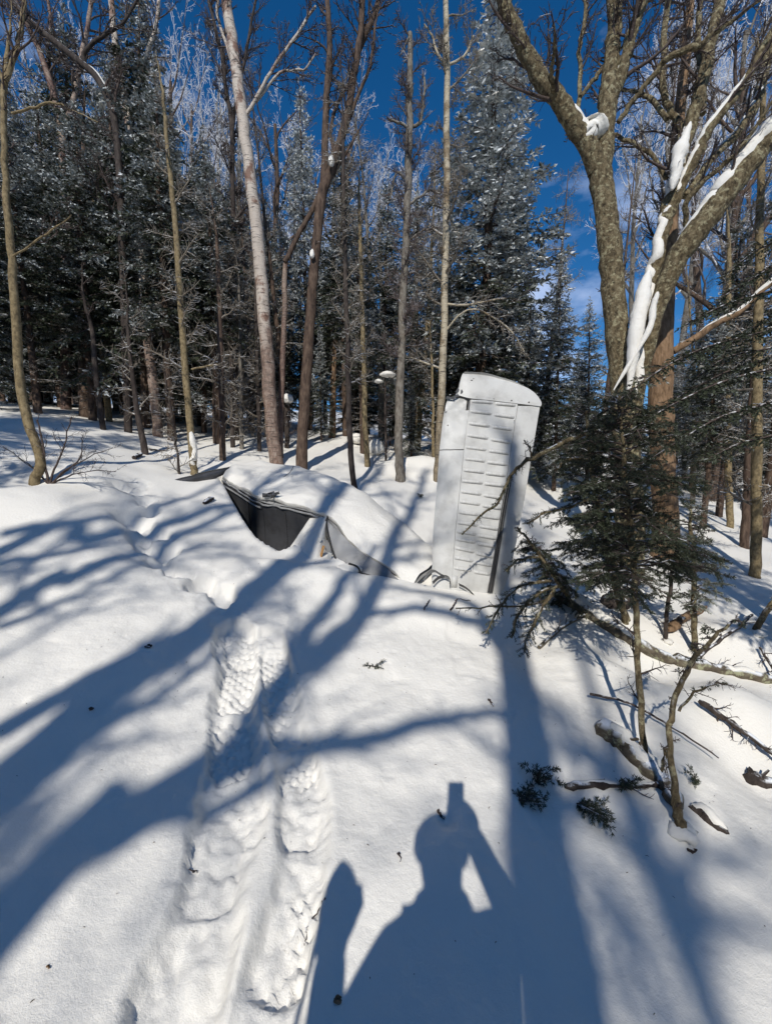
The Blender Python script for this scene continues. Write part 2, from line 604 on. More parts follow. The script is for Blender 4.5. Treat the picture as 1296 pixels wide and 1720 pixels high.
def birch_mat(name, pale, brown, amount, old=2.0):
    """papery bark: pale, with dark lenticels and peeled patches; rough and brown where it is old, near the foot, with the shade there put into the colour"""
    m, nt, b = new_mat(name)
    streak = noise(nt, 9, 5, .7, stretch=(.6, .6, 7))            # short horizontal lenticels
    patch = noise(nt, 3.2, 5, .65, stretch=(1, 1, .8))
    curl = noise(nt, 26, 4, .6, stretch=(.4, .4, 1.6))
    rough = noise(nt, 20, 6, .7, stretch=(1, 1, .5))
    c = ramp(nt, patch, [(.32, tuple(q * .7 for q in pale)), (.6, pale)])
    c = mix(nt, ramp(nt, patch, [(amount, g3(0)), (amount + .08, g3(1))]), c, brown)
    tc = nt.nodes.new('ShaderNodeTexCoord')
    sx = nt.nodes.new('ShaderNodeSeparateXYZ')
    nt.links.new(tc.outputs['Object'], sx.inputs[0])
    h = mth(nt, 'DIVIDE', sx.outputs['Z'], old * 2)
    age_shade = ramp(nt, mth(nt, 'ADD', h, mth(nt, 'MULTIPLY', mth(nt, 'SUBTRACT', patch, .5), 1.3)), [(.38, g3(.85)), (.62, g3(0))])  # browns the foot: aged bark and the shade on it, both as colour
    foot_tone = ramp(nt, rough, [(.35, tuple(q * .25 for q in brown)), (.5, tuple(q * .9 for q in brown)), (.68, tuple(.5 * p + .3 * q for p, q in zip(pale, brown)))])
    c = mix(nt, age_shade, c, foot_tone)
    c = mix(nt, ramp(nt, streak, [(.57, g3(0)), (.63, g3(1))]), c, (.04, .03, .027))
    c = mix(nt, ramp(nt, curl, [(.62, g3(0)), (.68, g3(1))]), c, tuple(q * .4 for q in brown))
    sm = mth(nt, 'MULTIPLY', up_mask(nt, .5, .8), ramp(nt, noise(nt, 12, 3), [(.45, g3(0)), (.55, g3(1))]))
    c = mix(nt, sm, c, (.82, .84, .87))
    nt.links.new(c, b.inputs['Base Color'])
    b.inputs['Roughness'].default_value = .7
    bump(nt, b, mth(nt, 'ADD', mth(nt, 'ADD', streak, curl), mth(nt, 'MULTIPLY', rough, age_shade)), .6, .016)
    return m

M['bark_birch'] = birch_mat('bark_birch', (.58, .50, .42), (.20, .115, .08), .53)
M['bark_palegrey'] = birch_mat('bark_pale_grey', (.50, .43, .31), (.21, .155, .09), .52, 1.4)
M['bark_brownbirch'] = birch_mat('bark_brown_birch', (.36, .27, .21), (.15, .085, .065), .47)
M['bark_yellow'] = bark_mat('bark_yellow', (.23, .175, .095), (.05, .04, .028), (.40, .32, .19), 30, (1, 1, .7), .012, .7, .3)
M['bark_brown'] = bark_mat('bark_brown', (.10, .066, .048), (.022, .017, .015), (.21, .15, .11), 22, (1, 1, .3), .02, .9, .35)
M['bark_dark'] = bark_mat('bark_dark', (.055, .042, .036), (.018, .015, .014), (.12, .10, .085), 20, (1, 1, .4), .015, .8, .5)
M['bark_grey'] = bark_mat('bark_grey', (.19, .165, .135), (.05, .042, .035), (.32, .30, .26), 20, (1, 1, .5), .015, .8, .5)
M['bark_lichen'] = bark_mat('bark_lichen', (.155, .118, .066), (.018, .014, .010), (.37, .30, .18), 26, (1, 1, .6), .05, 1.0, .3, lichen=(.38, .34, .21))
M['bark_orange'] = bark_mat('bark_orange', (.24, .15, .085), (.05, .032, .02), (.40, .27, .17), 24, (1, 1, .35), .02, .9, .2)
M['log'] = bark_mat('log_bark', (.13, .105, .075), (.03, .025, .02), (.24, .21, .15), 20, (.5, .5, 1), .02, .9, .7, lichen=(.34, .34, .22))
M['twig'] = bark_mat('twig', (.085, .062, .054), (.03, .022, .02), (.16, .13, .115), 40, (1, 1, 1), .004, .5, .35)
M['twig_pale'] = bark_mat('twig_pale', (.22, .185, .145), (.08, .06, .05), (.36, .32, .26), 30, (1, 1, 1), .004, .5, .5)

def rime_mat(name, wood, rime, amt):
    m, nt, b = new_mat(name)
    k = ramp(nt, noise(nt, 7, 4), [(.62 - amt * .4, g3(0)), (.75 - amt * .4, g3(1))])
    c = mix(nt, k, wood, rime)
    nt.links.new(c, b.inputs['Base Color'])
    b.inputs['Roughness'].default_value = .8
    return m
M['twig_rime'] = rime_mat('twig_rime', (.26, .235, .235), (.74, .74, .77), .62)
M['twig_rime_less'] = rime_mat('twig_rime_less', (.13, .10, .09), (.50, .49, .52), .15)

def needle_mat(name, a, b_, rime=(.74, .77, .78), cut=(.36, .80)):
    m, nt, b = new_mat(name)
    c = mix(nt, noise(nt, 5, 3), a, b_)
    at = nt.nodes.new('ShaderNodeAttribute')
    at.attribute_name = 'frost'
    k = mth(nt, 'MULTIPLY', ramp(nt, at.outputs['Fac'], [(cut[0], g3(0)), (cut[1], g3(1))]), ramp(nt, noise(nt, 20, 3), [(.35, g3(.25)), (.65, g3(1))]))
    c = mix(nt, k, c, rime)
    nt.links.new(c, b.inputs['Base Color'])
    b.inputs['Roughness'].default_value = .6
    b.inputs['Specular IOR Level'].default_value = .3
    return m
M['needle'] = needle_mat('spruce_needles', (.030, .040, .022), (.062, .072, .042))
M['needle_near'] = needle_mat('fir_needles', (.030, .042, .024), (.075, .082, .05), rime=(.55, .57, .48), cut=(.45, 1.0))

# ------------------------------------------------------------------ the snow-covered hillside, one sheet
def axis(lo, hi, fine_lo, fine_hi, step, grow):
    a = list(np.arange(fine_lo, fine_hi, step))
    s, x = step, a[-1]
    while x < hi:
        s *= grow; x += s; a.append(x)
    s, x, b = step, fine_lo, []
    while x > lo:
        s *= grow; x -= s; b.append(x)
    return np.array(b[::-1] + a)

_gx = axis(-320, 320, -1.75, 1.5, .0125, 1.036)
_gy = axis(-320, 420, .75, 2.7, .0115, 1.034)
_XX, _YY = np.meshgrid(_gx, _gy)
_ZZ = ground_z(_XX.ravel(), _YY.ravel()).reshape(_XX.shape)
gm = MB()
gm.grid(np.stack([_XX, _YY, _ZZ], -1))
snow_ground = gm.build('snow_ground', M['snow_ground'])
tag(snow_ground, kind='structure')

# ------------------------------------------------------------------ how the trees grow
UP = np.array([0., 0., 1.])

def sprigs(mb, p, d, n, l, w, mat, frost):
    """diamond-shaped needle sprays, all arrays of equal length"""
    side = nrm(np.cross(d, n))
    a = p
    b = p + d * (l * .42)[:, None] + side * (w * .5)[:, None]
    c = p + d * l[:, None]
    e = p + d * (l * .42)[:, None] - side * (w * .5)[:, None]
    v = np.stack([a, b, c, e], 1).reshape(-1, 3)
    f = np.arange(len(p))[:, None] * 4 + np.arange(4)[None]
    fr = np.stack([frost * .6, frost, frost * 1.1, frost], 1).ravel()
    mb.add(v, f, mat, fr)

def fol_branch(mb, path, twl, rng, sl=.07, sw=.02, tsp=.06, ssp=.03, frost=.2, droop=.25, wood=1, fol=0, start=.12, r0=.012, rows=2, bare=0.0):
    """an evergreen bough: main stem, side twigs in a flat spray, needle sprays along them"""
    path = np.asarray(path, float)
    L = np.linalg.norm(np.diff(path, axis=0), axis=1).sum()
    mb.tube(path, np.linspace(r0, r0 * .25, len(path)), 4, wood, cap=False, frost=frost * .5)
    k = max(3, int(L / tsp))
    s = np.sort(start + (1 - start) * (np.arange(k) + rng.uniform(-.3, .3, k)) / k).clip(0, .995)
    p = along(path, s)
    t = nrm(along(path, np.minimum(s + .02, 1)) - along(path, np.maximum(s - .02, 0)))
    sgn = np.where(np.arange(k) % 2 == 0, 1., -1.)
    side = nrm(np.cross(t, UP[None] + rng.normal(0, .25, (k, 3)))) * sgn[:, None]
    ang = rng.uniform(.75, 1.15, k)
    d = nrm(t * np.cos(ang)[:, None] + side * np.sin(ang)[:, None] + UP[None] * rng.uniform(-droop * 1.4, droop * .3, k)[:, None])
    prof = np.sqrt(np.clip(1 - s, 0, 1)) * np.minimum(1, (s - start) * 6 + .35)
    ln = twl * (.25 + .75 * prof) * rng.uniform(.6, 1.15, k)
    # the leader is a twig too
    p = np.vstack([p, path[-2:-1]]); d = np.vstack([d, nrm(path[-1:] - path[-2:-1])]); ln = np.append(ln, max(twl * .4, sl * 1.5))
    k += 1
    # wood of the twigs: thin ribbons with a bend
    w = np.maximum(.0012, r0 * .28)
    mid = p + d * (ln * .5)[:, None]
    tip = p + d * ln[:, None] - UP[None] * (ln * droop * .35)[:, None]
    zz = np.array([0, 0, 1.]) * w
    v = np.stack([p - zz, p + zz, mid + zz, mid - zz, tip, tip], 1)[:, :5].reshape(-1, 3)
    o = np.arange(k)[:, None] * 5
    f = np.vstack([o + np.array([[0, 1, 2, 3]]), o + np.array([[3, 2, 4, 4]])])
    mb.add(v, f, wood, frost * .5)
    # sprays
    keep = rng.random(k) > bare
    p, d, ln, tip = p[keep], d[keep], ln[keep], tip[keep]
    cnt = np.maximum(2, (ln / ssp).astype(int))
    idx = np.repeat(np.arange(len(p)), cnt)
    q = (np.arange(len(idx)) - np.repeat(np.cumsum(cnt) - cnt, cnt) + rng.uniform(.2, .9, len(idx))) / np.repeat(cnt, cnt)
    base = p[idx] * (1 - q)[:, None] + tip[idx] * q[:, None] + UP[None] * (ln[idx] * droop * .3 * q * (1 - q))[:, None]
    td = nrm(tip - p)[idx]
    for r in range(rows):
        sg = (1 if r % 2 == 0 else -1)
        sd = nrm(np.cross(td, UP[None] + rng.normal(0, .5, td.shape))) * sg
        if r >= 2:
            sd = nrm(UP[None] + rng.normal(0, .35, td.shape)) * (1 if r == 2 else -1)
        dd = nrm(td * rng.uniform(.55, 1.0, len(q))[:, None] + sd * rng.uniform(.45, .95, len(q))[:, None] + rng.normal(0, .18, td.shape))
        nn = nrm(UP[None] * .8 + rng.normal(0, .55, td.shape))
        ll = sl * rng.uniform(.65, 1.25, len(q)) * (1 - .25 * q)
        fr = np.clip(frost + rng.normal(0, .15, len(q)) + .35 * (q - .5) + .5 * fbm(base[:, 0] * 5, base[:, 1] * 5 + base[:, 2] * 4, 17, 2), 0, 1.4)
        sprigs(mb, base, dd, nn, ll, sw * rng.uniform(.7, 1.2, len(q)), fol, fr)

def spruce_parts(seed, H=8.0, R=1.4, base=.12, whorl=.23, per=7, droop=.35, frost=.2, frost_top=.5, gap=.12, tw=.34, sl=.10, sw=.034, deadn=30, snowy=8, shape=.85, tsp=.06, ssp=.034, fpow=1.5):
    rng = np.random.default_rng(seed)
    tr, cr, dead, sn = MB(), MB(), MB(), MB()
    zz = np.linspace(-.4, H, 16)
    wob = np.cumsum(rng.normal(0, .012, (16, 2)), axis=0)
    path = np.column_stack([wob[:, 0], wob[:, 1], zz])
    rt = .012 + .0095 * H * (1 - np.clip(zz / H, 0, 1)) ** .85
    tr.tube(path, rt, 9, 0, lump=.05, rng=rng)
    def ctr(z):
        return np.array([np.interp(z, zz, path[:, 0]), np.interp(z, zz, path[:, 1]), z])
    z = base * H
    while z < H * .985:
        f = (z - base * H) / (H - base * H)
        rad = R * ((1 - f) ** shape) * (.72 + .28 * min(1, f * 6 + .2)) + .07
        n = per if f < .8 else max(3, per - 2)
        a0 = rng.uniform(0, 6.28)
        for k in range(n):
            if rng.random() < gap:
                continue
            a = a0 + k * 6.283 / n + rng.normal(0, .25)
            L = rad * rng.uniform(.62, 1.18)
            hd = np.array([math.cos(a), math.sin(a), 0])
            z0 = z + rng.uniform(-.5, .5) * whorl
            b0 = ctr(min(z0, H - .02))
            lift = .28 * f - .06                         # upper boughs reach up, lower ones hang
            dr = droop * (1 - .75 * f)
            pts = [b0 + hd * L * q + UP * (L * (lift * q + .10 * q * (1 - q) * 2 - dr * q ** 1.6 + (.16 * q ** 4))) for q in np.linspace(0, 1, 6)]
            pts = np.array(pts) + np.vstack([np.zeros(3), rng.normal(0, .012, (5, 3))])
            fb = np.clip(frost + (frost_top - frost) * f ** fpow + rng.normal(0, .08) + (.42 if rng.random() < .25 else 0), 0, 1.3)
            fol_branch(cr, pts, tw * min(1, .35 + L / 1.3), rng, sl, sw, tsp, ssp, fb, droop=.3, r0=.005 + .008 * L, bare=.06)
            if snowy and rng.random() < snowy / 60.0 and L > .25:
                q = rng.uniform(.45, .85)
                c = along(pts, q)
                e = rng.uniform(.025, .065)
                sn.blob(c + UP * e * .2, (e * rng.uniform(1, 2.2), e * rng.uniform(.9, 1.6), e * .5), rng, 9, 6, .5, .5)
        z += whorl * rng.uniform(.75, 1.2) * (1 - .35 * f)
    # leader
    top = np.array([ctr(H * .97), ctr(H * .97) + UP * H * .05])
    fol_branch(cr, smooth_path(np.vstack([top, top[1] + UP * .12]), 2), .1, rng, sl, sw, .05, ssp, frost_top, start=.0, r0=.006)
    # dry bare branches below the crown
    for k in range(deadn):
        z0 = rng.uniform(.06 * H, max(base * H * 1.5, .3 * H))
        a = rng.uniform(0, 6.28)
        L = rng.uniform(.3, .9) * (R * .7)
        hd = np.array([math.cos(a), math.sin(a), rng.uniform(-.25, .12)])
        hd2 = hd + rng.normal(0, .25, 3)
        b0 = ctr(z0)
        pts = np.array([b0, b0 + hd * L * .5, b0 + hd * L * .5 + hd2 * L * .5])
        dead.tube(pts, [.009, .006, .002], 4, 0, cap=False, frost=.2)
        for j in range(5):
            q = rng.uniform(.3, .95)
            c = along(pts, q)
            e = nrm(hd + rng.normal(0, .7, 3)) * L * rng.uniform(.15, .4)
            dead.tube(np.array([c, c + e * .5 + rng.normal(0, .01, 3), c + e]), [.004, .003, .0012], 3, 0, cap=False)
    return tr, cr, dead, sn

def make_spruce(name, seed, bark='bark_brown', needle='needle', **kw):
    """a prototype; returns its meshes so that every tree can be a thing of its own"""
    tr, cr, dead, sn = spruce_parts(seed, **kw)
    d = {'H': kw.get('H', 8.0),
         'trunk': tr.mesh('trunk', [M[bark]]),
         'crown': cr.mesh('crown', [M[needle], M['twig']], smooth=False)}
    if dead.n: d['dead_branches'] = dead.mesh('dead_branches', [M['twig_pale']])
    if sn.n: d['snow'] = sn.mesh('snow', [M['snow']])
    return d

def place_proto(proto, name, label, cat, base, height, rot, group=None, wide=1.0, lean=(0, 0), skip=()):
    r = thing(name, label, cat, base, group)
    s = height / proto['H']
    r.scale = (s * wide, s * wide, s)
    r.rotation_euler = (lean[0], lean[1], rot)
    for k in ('trunk', 'crown', 'dead_branches', 'snow'):
        if k in proto and k not in skip:
            o = bpy.data.objects.new(k, proto[k])
            COL.objects.link(o)
            o.parent = r
            if k in ('snow', 'dead_branches'): o['kind'] = 'stuff'
    return r

def wander(p0, d, L, n, rng, jit, up):
    pts = [np.asarray(p0, float)]
    d = nrm(d)
    for k in range(n):
        d = nrm(d + rng.normal(0, jit, 3) + UP * up)
        pts.append(pts[-1] + d * L / n)
    return np.array(pts)

def tubes(mb, pts, rad, n, mat, frost=0.0):
    """many tubes at once: pts (K, m, 3), rad (K, m)"""
    K, m = rad.shape
    t = nrm(np.gradient(pts, axis=1))
    mean = nrm(pts[:, -1] - pts[:, 0])
    ref = np.where(np.abs(mean[:, 2:3]) < .7, np.array([[0., 0, 1.]]), np.array([[1., 0, 0]]))[:, None]
    u = nrm(ref - t * (t * ref).sum(-1, keepdims=True))
    w = np.cross(t, u)
    a = np.arange(n) * 2 * math.pi / n
    v = pts[:, :, None] + rad[:, :, None, None] * (np.cos(a)[None, None, :, None] * u[:, :, None] + np.sin(a)[None, None, :, None] * w[:, :, None])
    i = np.arange(K)[:, None, None] * (m * n) + np.arange(m - 1)[None, :, None] * n
    j = np.arange(n)[None, None]
    k = (j + 1) % n
    f = np.stack([i + j, i + k, i + n + k, i + n + j], -1).reshape(-1, 4)
    mb.add(v.reshape(-1, 3), f, mat, frost)

def ramify(mb, path, r_at, L, level, rng, n, mat, up=.08, ang=(.45, .95), start=.2, ratio=.55, jit=.16, thin=1.0, frost=0.0):
    """side branches on a limb, side branches on those, and so on"""
    par = along(np.asarray(path, float), np.linspace(0, 1, 17))[None]
    pr = np.interp(np.linspace(0, 1, 17), np.linspace(0, 1, len(r_at)), r_at)[None]
    pl = np.array([L])
    while level >= 0:
        K, m = pr.shape
        s = start + (1 - start) * (np.arange(n)[None] + rng.uniform(.1, .9, (K, n))) / n
        x = s * (m - 1)
        i0 = np.minimum(x.astype(int), m - 2)
        fr = (x - i0)[..., None]
        kk = np.arange(K)[:, None]
        a, b = par[kk, i0], par[kk, i0 + 1]
        p = (a * (1 - fr) + b * fr).reshape(-1, 3)
        t = nrm(b - a).reshape(-1, 3)
        rr = (pr[kk, i0] * (1 - fr[..., 0]) + pr[kk, i0 + 1] * fr[..., 0]).reshape(-1)
        N = len(p)
        xd = nrm(np.cross(t, rng.normal(size=(N, 3))))
        an = rng.uniform(ang[0], ang[1], N)[:, None]
        d = t * np.cos(an) + xd * np.sin(an)
        ln = (pl[:, None] * rng.uniform(.45, 1.1, (K, n)) * (1 - .45 * s)).reshape(-1)
        r = np.maximum(.0016 * thin, rr * rng.uniform(.35, .6, N))
        r = np.minimum(r, ln * .03 + .002)
        q = 5 if level > 0 else 4
        pts = [p]
        for k in range(q):
            d = nrm(d + rng.normal(0, jit, (N, 3)) + UP[None] * up)
            pts.append(pts[-1] + d * (ln / q)[:, None])
        pts = np.stack(pts, 1)
        f = np.linspace(0, 1, q + 1)[None]
        ra = r[:, None] * (1 - f) + np.maximum(.0011 * thin, r * .22)[:, None] * f
        big = r > .011
        if big.any():
            tubes(mb, pts[big], ra[big], 5, mat, frost)
        if (~big).any():
            tubes(mb, pts[~big], ra[~big], 3, mat, frost)
        par, pr, pl = pts, ra, ln * ratio
        n = max(2, int(n * .75)); start = .15; jit *= 1.1
        level -= 1

def limb_px(spec, t, t_end=None):
    """pixel polyline (u, v, width px) at depth t -> points and radii in metres"""
    n = len(spec)
    ts = np.linspace(t, t if t_end is None else t_end, n)
    pts = np.array([P(q[0], q[1], tt) for q, tt in zip(spec, ts)])
    rad = np.array([q[2] * tt / F_PX * .5 * .80 for q, tt in zip(spec, ts)])
    return pts, rad

def smooth_limb(pts, rad, per=4, rng=None, jit=.0):
    a = smooth_path(np.column_stack([pts, rad]), per)
    if rng is not None and jit:
        a[1:-1, :3] += rng.normal(0, jit, a[1:-1, :3].shape)
    return a[:, :3], np.maximum(a[:, 3], .001)

def snow_strip(mb, path, rad, s0, s1, rng, thick=1.0, n=None):
    """snow lying along the upper side of a limb"""
    L = np.linalg.norm(np.diff(path, axis=0), axis=1).sum() * (s1 - s0)
    n = n or max(8, int(L / .03))
    s = np.linspace(s0, s1, n)
    c = along(path, s)
    r = np.interp(s, np.linspace(0, 1, len(rad)), rad)
    t = nrm(np.gradient(c, axis=0))
    upv = nrm(UP[None] - t * t[:, 2:3])
    k = np.sqrt(np.clip(1 - np.abs(np.linspace(-1, 1, n)) ** 4, .05, 1)) * (1 + .20 * fbm(s * 11, s * 0 + rng.uniform(0, 50), 3, 3))
    side = np.cross(t, upv) * (r * .3 * fbm(s * 13, s * 0 + 7, 9, 2))[:, None]
    mb.tube(c + upv * (r * .58)[:, None] + side, np.maximum(.006, r * (.52 + .36 * thick) * k), 12, 0, lump=.012, rng=rng)

def px_tree(name, label, limbs, t, bark, seed, twigs=None, group=None, cat='tree', snow=(), sides=10, root=True, twig_mat='twig', jit=.004, clumps=(), lump=.03, ridges=()):
    """a tree whose trunk (first limb) and limbs follow the photograph, at its own distance, with grown twigs.
    limbs: list of (polyline px, depth end, twig settings or None)"""
    rng = np.random.default_rng(seed)
    b = limbs[0][0][0]
    basep = P(b[0], b[1], t)
    g = np.array([basep[0], basep[1], gz(basep[0], basep[1])])
    r = thing(name, label, cat, g, group)
    tw = MB()
    for i, (spec, t1, tws) in enumerate(limbs):
        pts, rad = limb_px(spec, t if i == 0 or len(spec[0]) < 4 else spec[0][3], t1)
        if spec[-1][1] > 12 and spec[-1][2] > 4.5 and not name.startswith(('dead', 'stout', 'bent', 'tree_stump')) and (i > 0 or len(limbs) == 1 or spec[-1][2] < 12):
            # a living tip, thinning out
            dd = nrm(pts[-1] - pts[-2] + rng.normal(0, .03, 3))
            tipL = rad[-1] * 34
            pts = np.vstack([pts, pts[-1] + dd * tipL * .5, pts[-1] + dd * tipL + rng.normal(0, .04, 3)])
            rad = np.concatenate([rad, [rad[-1] * .55, .003]])
        if i == 0 and root:
            # root flare, down into the snow
            dn = pts[0].copy(); dn[2] = min(g[2], pts[0][2]) - .35
            pts = np.vstack([dn, pts]); rad = np.concatenate([[rad[0] * 1.35], rad])
        pts, rad = smooth_limb(pts, rad, 4, rng, jit)
        mb = MB()
        mb.tube(pts - g, rad, sides if rad[0] > .02 else 6, 0, lump=lump, rng=rng)
        if i == 0:
            mb.build('trunk', M[bark], r)
        else:
            mb.build('limb', M[bark], r)
        if tws:
            kw = dict(n=10, L=.8, level=2, up=.06, start=.3)
            kw.update(tws)
            ramify(tw, pts - g, rad, kw['L'] * 1.1, kw['level'], rng, int(kw['n'] * (1.5 if kw['level'] > 1 else 1.9)) + 1, 0, up=kw['up'], start=kw['start'], thin=kw.get('thin', 2.2), ang=kw.get('ang', (.45, .95)), ratio=kw.get('ratio', .55))
        for (li, s0, s1, th) in snow:
            if li == i:
                sn = MB(); snow_strip(sn, pts - g, rad, s0, s1, rng, th); sn.build('snow_strip', M['snow'], r)
    for (u, v, tt, rx, rz) in clumps:
        cb = MB(); cb.blob(P(u, v, tt) - g, (rx, rx * .85, rz), rng, 22, 15, .15, .6); cb.build('snow_clump', M['snow'], r)
    for spec in ridges:
        # snow packed along a fork, following the bark, uneven in width
        rp = smooth_path(np.array([np.append(P(u, v, tt), w * tt / F_PX * .5) for (u, v, tt, w) in spec]), 7)
        k = np.linspace(0, 1, len(rp))
        o1 = rng.uniform(0, 50)
        rr = rp[:, 3] * (1 + .55 * fbm(k * 6 + o1, k * 0, 23, 3)) * np.sqrt(np.clip(1 - np.abs(2 * k - 1) ** 5, .08, 1))
        cen = rp[:, :3] + np.stack([.5 * rp[:, 3] * fbm(k * 5, k * 0 + o1, 29, 2), 0 * k, 0 * k], -1)
        rb = MB(); rb.tube(cen - g, rr, 14, 0, lump=.05, rng=rng); rb.build('snow_ridge', M['snow'], r)
    if tw.n:
        o = tw.build('twigs', M[twig_mat], r); o['kind'] = 'stuff'
    return r

# ------------------------------------------------------------------ spruces
PROTO = {}
PROTO['full'] = make_spruce('full', 101, H=8, R=1.45, base=.10, droop=.42, frost=.18, frost_top=.85, fpow=1.2, deadn=20, snowy=9)
PROTO['high'] = make_spruce('high', 102, H=8, R=1.15, base=.33, droop=.5, frost=.17, frost_top=.75, fpow=1.1, gap=.2, deadn=70, snowy=8)
PROTO['rime'] = make_spruce('rime', 103, H=8, R=1.55, base=.12, droop=.30, frost=.22, frost_top=1.35, gap=.10, deadn=25, snowy=16, shape=1.0, fpow=.8)
PROTO['droop'] = make_spruce('droop', 104, H=8, R=1.5, base=.18, droop=.8, frost=.25, frost_top=.7, fpow=1.1, gap=.15, deadn=40, snowy=12, tw=.42)
PROTO['thin'] = make_spruce('thin', 105, H=8, R=.95, base=.45, droop=.45, frost=.2, frost_top=.55, gap=.3, deadn=110, snowy=5, whorl=.25)

def spruce(u, t, vtop, proto, label, seed, wide=1.0, group=None, name='spruce_tree', skip=()):
    rng = np.random.default_rng(seed)
    d = ray(u, 800)
    x, y = CAM[0] + t * d[0], CAM[1] + t * d[1]
    z = gz(x, y)
    h = P(u, vtop, t)[2] - z
    return place_proto(PROTO[proto], name, label, 'tree', (x, y, z - .02), max(.8, h), rng.uniform(0, 6.28), group, wide * (1 if h < 7 else max(.62, 7 / h)), (rng.normal(0, .02), rng.normal(0, .02)), skip)

NAMED = [
    (805, 8.6, 36, 'rime', 'tall full spruce with white-rimed top rising behind the upright metal panel', 1.6),
    (850, 10.5, 330, 'full', 'broad dark spruce pressed against the right side of the tall rimed spruce', 1.2),
    (520, 11.0, 196, 'rime', 'spruce with frosted pointed top showing left of the forked trunk', .9),
    (582, 9.3, 285, 'high', 'spruce with high green crown behind the thin dark trunk, right of the forked tree', 1.05),
    (640, 11.5, 330, 'high', 'spruce with hanging green crown between the forked tree and the dead snag', 1.0),
    (248, 7.6, 52, 'droop', 'large drooping spruce towering over the left stand in front of the peeling birch', 1.05),
    (110, 8.4, 205, 'full', 'dark snow-flecked spruce filling the left stand below the forked bare crown', 1.15),
    (30, 9.0, 175, 'full', 'dark spruce at the left picture edge behind the crooked leaning trunk', 1.1),
    (345, 8.3, 270, 'droop', 'snow-flecked spruce directly left of the white birch', .95),
    (395, 9.6, 330, 'high', 'spruce hung with snow pillows just behind the white birch', 1.0),
    (185, 10.5, 250, 'full', 'deep-shaded spruce behind the peeling birch in the left stand', 1.1),
    (930, 8.0, 436, 'full', 'small dark spruce standing to the right of the metal panel', .85),
    (985, 9.5, 520, 'full', 'low spruce between the metal panel and the big lichen-covered tree', .95),
    (700, 12.5, 350, 'high', 'spruce with sparse crown seen between the dead snag and the pale straight trunk', .95),
    (1210, 8.0, 395, 'thin', 'thin-crowned spruce with dry lower twigs right of the orange-barked trunk', 1.1),
    (1285, 6.6, 250, 'thin', 'tall thin spruce with many bare twigs at the right picture edge', 1.15),
    (1160, 11.0, 560, 'full', 'dark low spruce far behind the big lichen-covered tree', 1.0),
    (1262, 10.0, 590, 'full', 'dark snow-laden spruce low in the gap at the right edge', 1.2),
    (455, 12.5, 380, 'high', 'shaded spruce seen between the white birch and the forked trunk', 1.0),
    (540, 8.6, 560, 'full', 'short young spruce under the forked tree', .8),
    (690, 8.3, 640, 'full', 'knee-high twiggy young spruce to the left of the metal panel', 1.0),
    (655, 9.2, 600, 'full', 'short dark spruce behind the dead snag', .9),
    (70, 6.6, 240, 'high', 'snow-flecked spruce hanging over the shaded snow right of the crooked trunk', 1.25),
    (160, 7.0, 215, 'high', 'spruce with dark skirts in front of the thick reddish-brown trunk', 1.2),
    (290, 6.9, 190, 'high', 'spruce leaning its dark boughs around the lichen-grey trunk', 1.15),
    (365, 7.2, 300, 'high', 'spruce filling the gap between the lichen-grey trunk and the white birch', 1.2),
    (-30, 6.2, 210, 'full', 'dark spruce cut by the left picture edge', 1.1),
    (610, 8.0, 400, 'high', 'green spruce hanging behind the slim sunlit trunk', 1.1),
    (770, 9.4, 470, 'full', 'dark spruce behind the top left of the metal panel', 1.1),
    (880, 8.2, 520, 'full', 'dark spruce behind the top right of the metal panel', 1.0),
    (1185, 6.6, 520, 'high', 'dark spruce between the orange trunk and the right-edge trunks', 1.3),
    (1050, 7.4, 600, 'full', 'dark low spruce behind the foot of the big lichen tree', 1.1),
]
for k, (u, t, vt, pr, lb, wd) in enumerate(NAMED):
    spruce(u, t, vt, pr, lb, 500 + k, wd)

LANDMARKS = [(-400, 'the left picture edge'), (28, 'the crooked leaning trunk'), (110, 'the forked bare tree'), (248, 'the peeling birch'), (308, 'the lichen-grey trunk'), (440, 'the white birch'), (520, 'the forked trunk'),
             (583, 'the thin dark trunk'), (675, 'the dead snag'), (745, 'the pale straight trunk'), (815, 'the metal panel'), (930, 'the small dark spruce'), (1030, 'the big lichen tree'), (1112, 'the orange trunk'), (1265, 'the three right-edge trunks'), (1700, 'the right picture edge')]
_seen = {}
def between(u, t, what):
    """labels of look-alike background trees say which gap they stand in and how far back"""
    k = max(i for i, (a, _) in enumerate(LANDMARKS) if a <= u) if u > -400 else 0
    k = min(k, len(LANDMARKS) - 2)
    gap = f'{LANDMARKS[k][1].replace("the ", "")} and {LANDMARKS[k + 1][1].replace("the ", "")}'
    lab = f'{what} between {gap}'
    _seen.setdefault(lab, []).append((t, None))
    return lab
def rank_labels():
    by = {}
    for o in COL.objects:
        if o.parent is None and o.get('rank_t') is not None:
            by.setdefault(o['label'], []).append(o)
    words = ['nearest', 'second nearest', 'third nearest', 'fourth nearest', 'fifth nearest', 'sixth nearest', 'seventh nearest', 'eighth nearest', 'ninth nearest', 'tenth nearest', 'eleventh nearest', 'twelfth nearest']
    for lab, os_ in by.items():
        os_.sort(key=lambda o: o['rank_t'])
        for i, o in enumerate(os_):
            if len(os_) > 1:
                o['label'] = f'{words[i] if i < 12 else "farthest"} {lab}'
            del o['rank_t']

